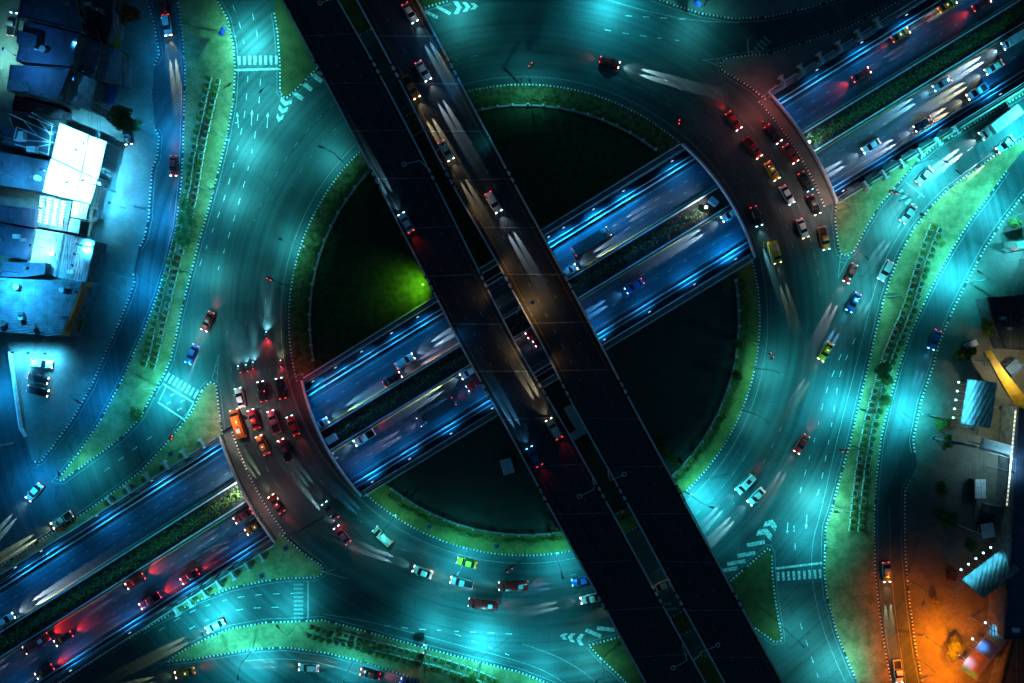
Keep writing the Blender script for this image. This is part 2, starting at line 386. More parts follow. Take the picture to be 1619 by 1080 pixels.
# ------------------------------------------------------------ traffic islands and pavements
def island(name, label, px, top, kerbs=None, h=.16, smooth=True, closed=True, z=0.0):
    """px: traced outline; kerbs: list of (start,end) index spans that carry the black and white kerb (None = all)"""
    poly = P2(px)
    root = tag(empty(name), label, 'pavement', kind='structure')
    g = MB(); g.prism(ccw(poly), 0.001, h); g.build('paving', top, root)
    spans = [poly+[poly[0]]] if kerbs is None else [poly[a:b+1] if b >= a else poly[a:]+poly[:b+1] for a, b in kerbs]
    # outward side by sampling
    area = sum(poly[i][0]*poly[(i+1)%len(poly)][1]-poly[(i+1)%len(poly)][0]*poly[i][1] for i in range(len(poly)))
    sg = -1 if area > 0 else 1
    g = MB(); gl = MB()
    kr = random.Random(11)
    for sp in spans:
        pts = [tuple(p) for p in resample(sp, .42)]
        for i in range(len(pts)-1):
            a = Vector(pts[i]); b = Vector(pts[i+1]); b = a.lerp(b, kr.uniform(.86, 1.0)); wallrib(g, [tuple(a), tuple(b)], .34+kr.uniform(-.03, .03), .001, h+.06+kr.uniform(-.02, .01), (i % 2) if kr.random() > .04 else 1)
        line = [tuple(p) for p in resample(offset(sp, sg*.75), 1.5)]
        ribbon(gl, line, .13, .02, 0)
    g.build('kerb', [M_kw, M_kb], root); gl.build('edge_line', M_worn, root)
    return root
LA = [(281,-90),(281,0),(289,60),(293,110),(292,160),(290,230),(287,290),(279,360),(266,410),(248,470),(225,530),(192,603),(158,667),(124,717),(91,759),(99,760),(122,743),(156,719),(197,688),(223,660),(241,623),(257,597),(270,569),(279,530),(287,490),(300,440),(314,385),(330,330),(347,265),(360,210),(369,160),(372,110),(369,70),(360,30),(343,0),(320,-40),(310,-90)]
island('traffic_island', 'long left median with planter boxes between the dark blue road and the teal road', LA, M_pave, [(0, 36)])
TRI = [(434,21),(439,52),(443,104),(443,148),(452,156),(465,145),(501,109),(566,57),(620,30),(665,14),(711,1),(700,-40),(470,-60),(450,-20),(436,0)]
island('traffic_island', 'triangular grass island at the top, half hidden under the flyovers', TRI, M_grass, [(0, 10), (12, 14)])
def upper(px): return px
LC = [(332,604),(342,608),(346,644),(352,690),(349,689),(130,829),(0,909),(-160,1010),(-160,985),(0,896),(65,854),(130,813),(182,776),(223,745),(259,706),(285,675),(306,647),(319,618)]
island('traffic_island', 'green paved wedge between the left crosswalk and the highway wall', LC, M_pave, [(7, 17), (17, 0), (0, 3)])
LD = [(436,857),(442,842),(478,873),(511,896),(511,906),(499,913),(452,914),(420,918),(363,930),(311,950),(246,984),(169,1031),(96,1080),(0,1145),(-100,1205),(-100,1198),(85,1083),(150,1040),(275,960)]
island('traffic_island', 'paved wedge below the lower left bridge beside the highway wall', LD, M_pave, [(1, 14)])
LE = [(263,1046),(285,1031),(324,1010),(363,994),(420,984),(452,983),(509,980),(556,992),(620,1010),(698,1031),(820,1062),(880,1085),(960,1140),(760,1140),(670,1080),(633,1065),(581,1048),(517,1032),(452,1023),(400,1026),(311,1041)]
island('traffic_island', 'bottom median with dark planter boxes between two curving teal roads', LE, M_pave, [(0, 12), (13, 20), (20, 0)])
LF = [(931,1020),(979,1007),(1059,978),(1155,918),(1215,866),(1220,875),(1221,909),(1225,945),(1233,992),(1236,1012),(1225,1015),(1194,993),(1130,985),(1096,994),(1060,1012),(1035,1045),(1020,1090),(1000,1090),(976,1065),(950,1041)]
island('traffic_island', 'grass triangle at the lower right, crossed by both flyovers', LF, M_grass, [(0, 19), (19, 0)])
island('traffic_island', 'small grass patch seen between the flyovers at the bottom edge', [(1080,1045),(1110,1036),(1140,1040),(1175,1065),(1195,1110),(1060,1110),(1065,1070)], M_grass)
island('traffic_island', 'dark pavement at the top edge, right of the flyovers', [(1031,-4),(1070,10),(1110,22),(1160,30),(1215,27),(1277,13),(1345,-8),(1345,-80),(1031,-80)], M_pave2, [(0, 6)])
island('traffic_island', 'dark paved wedge above the upper right bridge beside the highway wall', [(1214,147),(1210,158),(1189,140),(1168,127),(1142,112),(1138,100),(1148,93),(1184,88),(1215,86),(1264,70),(1339,44),(1381,23),(1406,10),(1425,0),(1500,-50),(1530,-50),(1453,-1)], M_pave2, [(1, 14)])
LI = [(1322,320),(1320,348),(1326,394),(1329,402),(1339,405),(1350,397),(1370,358),(1391,324),(1422,288),(1448,257),(1479,231),(1536,197),(1619,148),(1720,85),(1720,75),(1619,138),(1536,189)]
island('traffic_island', 'pale paved wedge right of the upper right bridge below the highway wall', LI, M_pave, [(0, 13)])
LJ = [(1700,175),(1619,218),(1575,244),(1526,279),(1497,301),(1471,327),(1445,361),(1425,397),(1409,436),(1396,477),(1382,536),(1370,590),(1357,641),(1344,699),(1326,763),(1315,805),(1305,834),(1303,904),(1308,945),(1323,1002),(1344,1054),(1365,1100),(1415,1110),(1401,1039),(1391,976),(1383,904),(1382,810),(1386,750),(1393,691),(1406,634),(1422,577),(1438,530),(1458,485),(1479,441),(1505,394),(1534,348),(1562,311),(1591,270),(1619,236),(1700,200)]
island('traffic_island', 'long right median with a double row of planter boxes', LJ, M_pave, [(0, 21), (22, 37)])
LK = [(1700,240),(1619,306),(1583,353),(1557,392),(1528,446),(1505,493),(1484,545),(1474,582),(1456,634),(1443,696),(1446,715),(1450,735),(1439,760),(1431,774),(1430,810),(1431,878),(1438,955),(1448,1028),(1462,1100),(1900,1100),(1900,240)]
island('sidewalk', 'wide right hand pavement below the billboards', LK, M_pave3, [(0, 10), (12, 18)])
LL = [(225,-60),(233,0),(244,39),(252,86),(244,104),(240,150),(246,205),(252,215),(249,249),(241,268),(237,314),(236,343),(228,379),(220,392),(211,433),(213,446),(205,470),(189,509),(174,542),(145,610),(117,660),(91,696),(65,730),(52,730),(34,675),(18,556),(10,540),(-200,540),(-200,-60)]
island('sidewalk', 'left pavement and yards in front of the shop buildings', LL, M_pave2, [(0, 4), (6, 13), (14, 23)])
# central island: two halves either side of the highway
def ringhalf(side):
    inn = BR['west'][0], BR['east'][0]
    pw = W2((478,601)) if side > 0 else W2((572,784)); pe = W2((1078,229)) if side > 0 else W2((1193,408))
    a0 = atan2(pw[1]-CY, pw[0]-CX); a1 = atan2(pe[1]-CY, pe[0]-CX); R = 372/PPM
    if side > 0:
        if a0 < 0: a0 += 2*pi
        return a0, a1, R      # decreasing angle over the top
    if a0 > 0: a0 -= 2*pi
    return a0, a1, R
RH = {}
for side, lab in ((1, 'upper left half of the roundabout centre island'), (-1, 'lower right half of the roundabout centre island')):
    a0, a1, R = ringhalf(side); RH[side] = (a0, a1, R)
    n = 90; arc = [(CX+cos(a0+(a1-a0)*i/n)*R, CY+sin(a0+(a1-a0)*i/n)*R) for i in range(n+1)]
    root = tag(empty('centre_island'), lab, 'island', kind='structure')
    g = MB(); g.prism(ccw(arc), .001, .16); g.build('paving', M_ringpave if side < 0 else M_rimsoil, root)
    g = MB(); pts = [tuple(p) for p in resample(arc, .40)]
    for i in range(len(pts)-1): wallrib(g, [pts[i], pts[i+1]], .34, .001, .24, i % 2)
    g.build('kerb', [M_kw, M_kb], root)
    Ri = 338/PPM; e = .012*(-1 if side > 0 else 1)
    arc2 = [(CX+cos(a0+(a1-a0)*i/n)*Ri, CY+sin(a0+(a1-a0)*i/n)*Ri) for i in range(n+1)]
    # clip a little inside the highway wall
    nv = Vector((-TD.y, TD.x))*side*1.5
    arc2 = [(p[0]+nv.x*max(0, 1-min(i, n-i)/3), p[1]+nv.y*max(0, 1-min(i, n-i)/3)) for i, p in enumerate(arc2)]
    g = MB(); g.prism(ccw(arc2), .161, .2); g.build('lawn', M_lawn if side > 0 else M_tile, root)
# ------------------------------------------------------------ road markings on the street
g = MB(); MZ = .022
def line(px, w=.14, mi=1): ribbon(g, [tuple(p) for p in resample(smooth_pts(P2(px)), 1.5)], w, MZ, mi)
def dash(px, w=.15, on=1.3, gap=2.6, mi=0): dashes(g, smooth_pts(P2(px)), w, MZ, on, gap, mi)
dash([(368,8),(380,40),(388,80)]); dash([(392,120),(388,179),(376,233),(366,275),(353,320),(340,355),(325,395),(312,430)])
dash([(399,21),(411,75)]); dash([(412,125),(409,175),(402,223),(392,270),(375,330),(357,390),(340,440)])
dash([(1352,535),(1339,564),(1326,595),(1318,654),(1308,709),(1297,771),(1285,800)])
dash([(1330,560),(1305,620),(1292,680),(1275,740),(1262,790)])
line([(1450,330),(1405,395),(1384,450),(1365,530),(1347,603),(1323,696),(1298,810),(1285,852),(1282,899),(1290,956),(1308,1015),(1337,1080)])
dash([(1255,830),(1258,880)]); dash([(1265,985),(1280,1030),(1295,1075)])
line([(511,971),(582,982),(659,1002),(737,1023),(820,1045),(865,1062),(900,1085)]); line([(826,1018),(878,1036),(919,1059),(943,1080)])
dash([(607,989),(650,994),(698,997),(820,1003)]); dash([(719,1002),(770,1022),(815,1040)])
line([(953,-3),(1000,12),(1059,26),(1111,34),(1170,36)]); dash([(989,25),(1040,28),(1093,31)]); dash([(956,47),(1000,55),(1088,66)])
dash([(440,960),(380,962),(330,978),(290,1000)]); dash([(470,938),(400,940),(340,952),(290,972),(240,1005)])
dash([(240,690),(205,715),(165,745)]); dash([(1560,215),(1500,262),(1450,312),(1420,360)]); dash([(1600,210),(1540,255)], mi=1)
line([(385,1045),(450,1040),(520,1050),(590,1075)]); line([(1406,800),(1408,900),(1418,990),(1432,1080)])
def ringarc(r, a0, a1, w=.14, mi=1, d=None):
    pts = [(CX+cos(radians(a0+(a1-a0)*i/80))*r/PPM, CY+sin(radians(a0+(a1-a0)*i/80))*r/PPM) for i in range(81)]
    if d: dashes(g, pts, w, MZ, d[0], d[1], mi)
    else: ribbon(g, pts, w, MZ, mi)
ringarc(385, 0, 359.9)
for r, (a, b) in ((410, (20, 75)), (440, (15, 60)), (470, (5, 50)), (410, (175, 250)), (440, (180, 225)), (470, (182, 215)), (440, (-75, -20)), (410, (-80, -30)), (425, (100, 150)), (455, (110, 160))):
    ringarc(r, a, b, .12, 1, (1.2, 2.8))
def quad(pts, mi=0): g.add([(*W2(p), MZ+.004) for p in pts], [tuple(range(len(pts)))], mi)
def cross(p0, p1, n, ln, frac=.5, mi=0):     # bars along p0..p1, bar length ln px, perpendicular
    a = Vector(p0); b = Vector(p1); d = (b-a)/n; t = d.normalized(); q = Vector((-t.y, t.x))*ln/2
    for i in range(n):
        s = a+d*(i+.25); e = s+d*frac; quad([tuple(s-q), tuple(e-q), tuple(e+q), tuple(s+q)], mi)
def bar(p0, p1, w=3.2, mi=0):
    a = Vector(p0); b = Vector(p1); t = (b-a).normalized(); q = Vector((-t.y, t.x))*w/2
    quad([tuple(a-q), tuple(b-q), tuple(b+q), tuple(a+q)], mi)
cross((374,96), (441,95), 8, 14); bar((374,111), (441,109), 3.5)
cross((261,594), (320,629), 9, 14); bar((258,607), (307,637), 2.6); bar((250,636), (292,664), 2.4); bar((263,611), (252,633), 1.6); bar((306,638), (292,663), 1.6)
cross((1226,912), (1301,907), 9, 14); bar((1226,899), (1300,890), 3.5)
cross((472,921), (472,980), 9, 15, mi=1); bar((487,919), (487,979), 3, 1); cross((1190,88), (1215,60), 5, 14, mi=1); bar((1182,60), (1183,86), 3, 1)
cross((1420,300), (1445,330), 4, 12, mi=1); bar((1432,288), (1462,312), 2, 1)
# painted motorcycle symbols in the waiting box
def disc(c, r, mi=0, n=10): quad([(c[0]+cos(2*pi*k/n)*r, c[1]+sin(2*pi*k/n)*r) for k in range(n)], mi)
for cx_, cy_ in ((273, 624), (267, 637), (289, 634), (284, 647)):
    disc((cx_-2.2, cy_+1.2), 1.3); disc((cx_+2.2, cy_-1), 1.3); bar((cx_-2, cy_), (cx_+2, cy_-1.2), 1.1)
# chevrons and hatching
def chev(c, ax, w, ln, th, mi=0):
    c = Vector(c); a = Vector(ax).normalized(); q = Vector((-a.y, a.x))
    for s in (1, -1):
        tip = c+a*ln; e = c+q*s*w
        quad([tuple(tip), tuple(tip-a*th*1.4), tuple(e-a*th*1.4), tuple(e)] if s > 0 else [tuple(tip), tuple(e), tuple(e-a*th*1.4), tuple(tip-a*th*1.4)], mi)
for c, w in (((724,12),10),((738,11),7.5),((750,10),5)): chev(c, (1,-.05), w, 6, 5)
bar((690,10), (712,22), 5); bar((672,18), (692,28), 5)
for c, w in (((917,1011),9),((903,1008),7),((891,1006),5)): chev(c, (-1,-.1), w, 6, 5)
bar((926,996), (950,1006), 6); bar((944,993), (972,996), 6)
for c, w in (((452,162),9),((447,174),7),((442,187),5)): chev(c, (-.25,1), w, 6, 5)
for c in ((470,150),(484,135),(500,122)): bar((c[0]-9,c[1]-6), (c[0]+9,c[1]+7), 7, 0)
for c in ((1195,860),(1180,877),(1164,890),(1152,901)): bar((c[0]-14,c[1]+2), (c[0]+14,c[1]-3), 6, 0)
for c, w in (((1210,842),12),((1219,828),10)): chev(c, (.35,-1), w, 7, 7)
for c in ((1052,955),(1060,963)): bar((c[0]-12,c[1]+1), (c[0]+10,c[1]-1), 4, 1)
for a, b in (((335,600),(346,560)), ((346,560),(343,606)), ((339,585),(345,592)), ((340,575),(345,580)), ((1329,404),(1325,440)), ((1325,440),(1345,402)), ((1328,414),(1337,416)), ((1110,95),(1138,104)), ((1110,95),(1142,92)), ((512,905),(550,915)), ((512,905),(530,900)), ((263,1046),(240,1052)), ((263,1046),(238,1062))):
    bar(a, b, 1.2, 1)
def arrow(c, d, s=1.0, turn=0):
    c = Vector(c); a = Vector(d).normalized(); q = Vector((-a.y, a.x))
    bar(tuple(c-a*14*s), tuple(c+a*6*s), 1.3, 0); e = c+a*6*s
    quad([tuple(e+a*8*s), tuple(e+q*2.4), tuple(e-q*2.4)], 0)
    if turn: bar(tuple(c-a*4), tuple(c-a*4+q*turn*5), 1.3, 0)
arrow((376,190), (-.1,-1), .9, -1); arrow((398,186), (.05,-1), .9); arrow((423,190), (.05,-1), .9)
arrow((1275,825), (-.05,1), .8); arrow((1245,835), (-.05,1), .7)
struct(g.build('road_markings', [M_white, M_worn]))
# ------------------------------------------------------------ foliage
def leafball(mb, c, rx, ry, rz, n, size, mi=0, gap=.0, rnd=random):
    for _ in range(n):
        while True:
            p = Vector((rnd.uniform(-1,1), rnd.uniform(-1,1), rnd.uniform(-1,1)))
            if .25 < p.length < 1: break
        k = p.length**-.35
        p = Vector((p.x*rx, p.y*ry, p.z*rz))*k*.85
        p *= 1+.22*sin(p.x*3.1+c[0])*cos(p.y*2.7+c[1])
        s = size*rnd.uniform(.6, 1.3); M = Matrix.Rotation(rnd.uniform(0, 6.28), 3, 'Z') @ Matrix.Rotation(rnd.uniform(-.9, .9), 3, 'X')
        v = [Vector(c)+p+M @ Vector(q) for q in ((-s, 0, 0), (0, -s*.45, 0), (s, 0, .1*s), (0, s*.45, 0))]
        mb.add(v, [(0,1,2,3)], mi)
# planter boxes along the medians
def make_planter(kind, leafm):
    root = empty('planter_box')
    g = MB(); g.box(-.62,.62,-.5,-.42,0,.62); g.box(-.62,.62,.42,.5,0,.62); g.box(-.62,-.54,-.42,.42,0,.62); g.box(.54,.62,-.42,.42,0,.62); g.box(-.54,.54,-.42,.42,.1,.5,1)
    g.build('trough', [M_trough, M_soil], root)
    g = MB(); leafball(g, (0,0,.85), .60, .48, .45, 90, .19, rnd=random.Random(kind)); g.build('shrub', leafm, root)
    return root
PL = [make_planter(1, M_leaf), make_planter(2, M_leafy), make_planter(3, M_red_leaf)]; used = [0, 0, 0]
def ordi(n): return '%d%s' % (n, 'th' if 10 < n % 100 < 14 else {1:'st',2:'nd',3:'rd'}.get(n % 10, 'th'))
def row(px, off, label, group, pick, end='top'):
    pts = resample(offset([tuple(p) for p in smooth_pts(P2(px))], off), 1.58)
    for i in range(len(pts)-1):
        k = pick(i, len(pts)); src = PL[k]
        if used[k]: o = copy_tree(src)
        else: o = src; used[k] = 1
        d = pts[i+1]-pts[i]; o.location = (pts[i].x+random.uniform(-.07,.07), pts[i].y+random.uniform(-.07,.07), .16); o.rotation_euler = (0, 0, atan2(d.y, d.x)+random.uniform(-.09, .09))
        for ch in o.children:
            if ch.name.startswith('shrub'): q = random.uniform(.85, 1.35); ch.scale = (q, q*random.uniform(.9, 1.15), q*random.uniform(.7, 1.3)); ch.rotation_euler = (0, 0, random.choice((0, pi)))
        tag(o, ('dark green', 'yellow green', 'reddish')[k]+' planter box, %s from the %s, ' % (ordi(i+1), end)+label, 'planter', group)
rl = [(339,128),(330,165),(322,200),(312,250),(303,310),(289,370),(272,430),(255,500),(242,560),(233,588)]
rr_ = [(1478,362),(1462,400),(1448,450),(1432,500),(1412,545),(1395,590),(1383,640),(1372,680),(1362,740),(1355,800),(1351,846)]
rb = [(492,996),(560,1015),(620,1030),(680,1045),(730,1060),(790,1085)]
pk = lambda a, b: (lambda i, n: (1 if (i < 6 or i > n-7) else (a if (i//5) % 2 else b)))
row(rl, 1.0, 'inner row of the left median', 'planter boxes of the left median, inner row', pk(2, 0))
row(rl, -1.0, 'outer row of the left median', 'planter boxes of the left median, outer row', pk(1, 0))
row(rr_, 1.0, 'outer row of the right median', 'planter boxes of the right median, outer row', pk(0, 0))
row(rr_, -1.0, 'inner row of the right median', 'planter boxes of the right median, inner row', pk(2, 1))
row(rb, 1.0, 'upper row of the bottom median', 'planter boxes of the bottom median, upper row', pk(0, 0), 'left')
row(rb, -1.0, 'lower row of the bottom median', 'planter boxes of the bottom median, lower row', pk(0, 1), 'left')
def tree(px, py, r, h, label, leafm=M_leaf, n=900, clumps=9, cat='tree', seed=1, name='tree', sz=.38):
    rnd = random.Random(seed); x, y = W2((px, py), h*.8); root = tag(empty(name, (x, y, 0)), label, cat)
    g = MB(); g.tube([(0,0,0),(.1,.05,h*.3),(0,.1,h*.6)], .22*r/2.5, .12*r/2.5)
    cl = []
    for k in range(clumps):
        a = rnd.uniform(0, 6.28); q = r*(rnd.random()**.5)*.68 if k else 0; cl.append((cos(a)*q, sin(a)*q, h*rnd.uniform(.6, .9)))
        g.tube([(0,.1,h*.5), (cl[-1][0]*.5, cl[-1][1]*.5, h*.6), cl[-1]], .08, .03, n=5)
    g.build('trunk', M_bark, root)
    g = MB()
    for c in cl: leafball(g, c, r*.45, r*.45, h*.16, n//clumps, sz, rnd=rnd)
    g.build('crown', leafm, root); return root
tree(194, 188, 3.9, 7.5, 'round dark green street tree beside the bright market canopy', n=2600, clumps=14, seed=3, sz=.3)
tree(1400, 592, 2.7, 4.5, 'dense green tree in the middle of the right median', n=1300, seed=4, sz=.3)
tree(1400, 632, 1.6, 3, 'small bushy tree in the right median beside a red light', n=500, clumps=6, seed=5, sz=.25)
tree(1540, 862, 1.9, 4, 'small dark tree standing alone on the pale right forecourt', n=600, clumps=7, seed=6, sz=.28)
tree(1512, 1030, 3.0, 4.5, 'scrubby tree by the long billboard at the lower right', M_leaf, 900, seed=8, sz=.25)
tree(1530, 560, 2.4, 4, 'dark tree at the end of the yellow roof strip', n=700, seed=9)
tree(1605, 350, 1.7, 4, 'dark tree on the cyan pavement at the right edge', n=500, clumps=6, seed=10)
tree(204, 20, 3.0, 5, 'dark scrubby tree with brown twigs at the top left', M_red_leaf, 700, seed=11)
tree(199, 90, 1.4, 3, 'small round tree beside the left forecourt wall', n=300, clumps=5, seed=12)
tree(124, 512, 1.5, 3, 'small bush beneath the orange edged warehouse roof', M_leafy, 260, 5, seed=13)
tree(1500, 700, 1.8, 3.5, 'low tree at the end of the pale footbridge', n=400, clumps=6, seed=14)
tree(1495, 820, 2.8, 4, 'dark shrubs beside the overhead wires on the right pavement', n=800, clumps=8, seed=15)
tree(742, 1078, 1.9, 3, 'green clump at the lower end of the bottom median', n=600, clumps=7, seed=16, sz=.22)
tree(1490, 385, 1.0, 2, 'square clump at the head of the right planter rows', M_leafy, 260, 4, seed=17, sz=.2)
tree(1168, 592, 1.3, 3, 'small dark tree on the plaza side of the railing, right of the flyovers', n=300, clumps=5, seed=21)
tree(1164, 545, 1.2, 3, 'small dark tree by the railing a little above the other', n=300, clumps=5, seed=22)
tree(1048, 700, 1.8, 3, 'dark shrubs at the V shaped tip of the plaza', n=500, clumps=6, seed=23)
tree(1148, 452, 1.6, 3, 'dark bushes on the plaza under the upper right bridge corner', n=400, clumps=6, seed=24)
tree(1488, 772, 2.2, 3, 'dark leafy shrub on the right pavement kerb side, above the others', n=500, clumps=6, seed=25)
tree(1502, 905, 2.0, 3, 'brownish shrub left of the tilted teal billboard', M_red_leaf, 400, 6, seed=26)
tree(1478, 950, 1.3, 2, 'small olive shrub on the orange lit pavement', M_leafy, 250, 4, seed=27)
tree(1492, 672, 2.0, 3, 'dark shrub at the kerb by the narrow walkway section', n=400, clumps=6, seed=28)
tree(1566, 520, 2.6, 4, 'dark tree between the large unlit building and the yellow roof', n=600, clumps=7, seed=29)
tree(210, 655, 2.1, 2, 'wide low shrub bed at the lower end of the left median', n=700, clumps=9, seed=30, sz=.22)
tree(880, 838, 1.6, 3, 'leafless looking bush beside the railing at the bottom, next to the flyover', M_red_leaf, 300, 6, seed=31)
for i, (x, y, r) in enumerate([(290,322,1.0),(298,335,1.2),(288,348,1.2),(301,352,1.0),(292,366,1.1),(284,378,1.0),(296,382,.9)]):   # palm like shrubs
    k, yy = W2((x, y), 2); rnd = random.Random(40+i); root = tag(empty('palm', (k, yy, .16)), 'low feathery palm, %s from the top in the thick clump of the left median' % ordi(i+1), 'palm', 'palms clumped in the left median')
    g = MB(); g.tube([(0,0,0),(0,0,1.3)], .12, .09); g.build('trunk', M_bark, root)
    g = MB()
    for q in range(13):
        a = q*2.4; L = r*rnd.uniform(1.3, 1.8)
        for s in range(6):
            t0, t1 = s/6, (s+1)/6; w = .16*(1-t0*.7)
            p0 = Vector((cos(a)*L*t0, sin(a)*L*t0, 1.3+.7*sin(t0*2.6))); p1 = Vector((cos(a)*L*t1, sin(a)*L*t1, 1.3+.7*sin(t1*2.6))); n_ = Vector((-sin(a), cos(a), 0))*w
            g.add([p0-n_, p1-n_*.5, p1+n_*.5, p0+n_], [(0,1,2,3)])
            for e in (1, -1): g.add([p0, p0+n_*e*3.2+(p1-p0)*1.2+Vector((0,0,-.12)), p1], [(0,1,2)])
    g.build('fronds', M_leaf, root)
# hedge in the highway median
g = MB(); rnd = random.Random(77)
hp = [p for p in resample(offset(mid, .3), .8) if -125 < p.x < 125]
for p in hp:
    r = (p-Vector((CX, CY))).length
    if 51 < r < 76: continue
    k = 34 if r > 76 else 9
    for _ in range(k):
        q = Vector((p.x+rnd.gauss(0, .5), p.y+rnd.gauss(0, .9), TZ+.4+rnd.uniform(0, .9))); s = rnd.uniform(.15, .32); a = rnd.uniform(0, 6.28)
        M = Matrix.Rotation(a, 3, 'Z') @ Matrix.Rotation(rnd.uniform(-.8, .8), 3, 'X')
        g.add([q+M @ Vector(w) for w in ((-s,0,0),(0,-s*.5,0),(s,0,0),(0,s*.5,0))], [(0,1,2,3)])
tag(g.build('hedge', M_leaf), 'low hedge growing along the median of the sunken highway', 'hedge', kind='stuff')
# ring hedge, fence with globe lamps round the centre island
M_globe = lens((.45, .75, .8), .6)
for side in (1, -1):
    a0, a1, R = RH[side]; rnd = random.Random(90+side)
    nm = 'upper left' if side > 0 else 'lower right'
    g = MB(); n = int(abs(a1-a0)*49.6/.35)
    for i in range(n):
        a = a0+(a1-a0)*(i+.5)/n; rr = 49.9+(.15*sin(a*40))
        if i < 12 or i > n-12: continue
        for _ in range(9):
            q = Vector((CX+cos(a)*(rr+rnd.gauss(0,.32)), CY+sin(a)*(rr+rnd.gauss(0,.32)), .25+rnd.uniform(0,.8))); s = rnd.uniform(.14,.28)
            M = Matrix.Rotation(rnd.uniform(0,6.28), 3, 'Z') @ Matrix.Rotation(rnd.uniform(-.8,.8), 3, 'X')
            g.add([q+M @ Vector(w) for w in ((-s,0,0),(0,-s*.5,0),(s,0,0),(0,s*.5,0))], [(0,1,2,3)])
    tag(g.build('hedge', M_leaf), 'curved clipped hedge round the %s half of the centre island' % nm, 'hedge')
    root = tag(empty('fence'), 'curved railing with globe posts round the %s half of the centre island' % nm, 'fence')
    Rf = 338.5/PPM; m = int(abs(a1-a0)*Rf/3.6); e = .03
    arc = [(CX+cos(a0+(a1-a0)*(e+(1-2*e)*i/80))*Rf, CY+sin(a0+(a1-a0)*(e+(1-2*e)*i/80))*Rf) for i in range(81)]
    g = MB(); wallrib(g, arc, .35, .16, .5); wallrib(g, arc, .1, 1.15, 1.25); g.build('rail', M_conc, root)
    for i in range(m+1):
        a = a0+(a1-a0)*(e+(1-2*e)*i/m); p = (CX+cos(a)*Rf, CY+sin(a)*Rf)
        g = MB(); g.box(p[0]-.25, p[0]+.25, p[1]-.25, p[1]+.25, .16, 1.5); po = g.build('post', M_trough, root)
        if i % 3 == 1:
            g = MB(); bm = bmesh.new(); bmesh.ops.create_icosphere(bm, subdivisions=2, radius=.22); 
            g.add([(v.co.x+p[0], v.co.y+p[1], v.co.z+1.75) for v in bm.verts], [tuple(v.index for v in f.verts) for f in bm.faces]); bm.free()
            g.build('globe', M_trough, po)
# hedges at the V tip of the plaza
for (p, q, lab) in (((1075,740),(1035,690),'short hedge forming the left arm of the V at the plaza tip'), ((1170,430),(1176,520),'clipped hedge beside the plaza below the upper right bridge')):
    g = MB(); rnd = random.Random(5)
    for p_ in resample(P2([p, q]), .3):
        for _ in range(12):
            c = Vector((p_.x+rnd.gauss(0,.35), p_.y+rnd.gauss(0,.35), .2+rnd.uniform(0,1.1))); s = .22
            M = Matrix.Rotation(rnd.uniform(0,6.28), 3, 'Z') @ Matrix.Rotation(rnd.uniform(-.8,.8), 3, 'X')
            g.add([c+M @ Vector(w) for w in ((-s,0,0),(0,-s*.5,0),(s,0,0),(0,s*.5,0))], [(0,1,2,3)])
    tag(g.build('hedge', M_leafy), lab, 'hedge')
# ------------------------------------------------------------ highway rim: pilasters, panels and pots
def rim(px0, px1, side, n, lab):
    a = Vector(W2(px0)); b = Vector(W2(px1)); d = (b-a).normalized(); nn = Vector((-d.y, d.x))*side   # nn points away from the highway
    M = Matrix(((d.x, nn.x, 0, a.x), (d.y, nn.y, 0, a.y), (0, 0, 1, 0), (0, 0, 0, 1))); L = (b-a).length; st = L/n
    root = tag(empty('balustrade'), 'pale pilasters and slanted panels, %s' % lab, 'balustrade')
    pots = []
    for i in range(n):
        x = (i+.5)*st
        g = MB(); g.box(x-.22, x+.22, -.5, 1.5, 0, 1.6, 0, M); g.box(x-.5, x+.5, 1.3, 1.7, 0, 1.75, 0, M); g.build('pilaster', M_rail, root)
        g = MB(); g.add([M @ Vector(v) for v in ((x+.3,-.1,.9),(x+st-.6,-.1,.9),(x+st-1.0,-1.1,.2),(x+.7,-1.1,.2))], [(0,1,2,3),(3,2,1,0)])
        g.box(x+.3, x+st-.5, -.1, .12, 0, 1.0, 0, M); g.build('panel', M_conc, root)
        pots.append(M @ Vector((x-1.1, .6, 0)))
    for j, p in enumerate(pots):
        r_ = tag(empty('plant_pot', p), 'brown tub with ochre shrub, %s along the %s' % (ordi(j+1), lab), 'plant pot', 'plant pots on the %s' % lab)
        g = MB(); g.tube([(0,0,0),(0,0,.9)], .45, .6, n=10); g.build('tub', M_wood, r_)
        g = MB(); leafball(g, (0,0,1.15), .55, .55, .35, 40, .2, rnd=random.Random(3)); g.build('shrub', M_leafy, r_)
rim((1222,142), (1402,33), 1, 6, 'upper wall right of the upper right bridge')
rim((1519,196), (1350,300), 1, 6, 'lower wall right of the upper right bridge')
rim((340,692), (165,803), -1, 6, 'upper wall left of the lower left bridge') if 0 else rim((165,803), (340,693), 1, 6, 'upper wall left of the lower left bridge')
rim((425,868), (268,968), 1, 7, 'lower wall left of the lower left bridge')
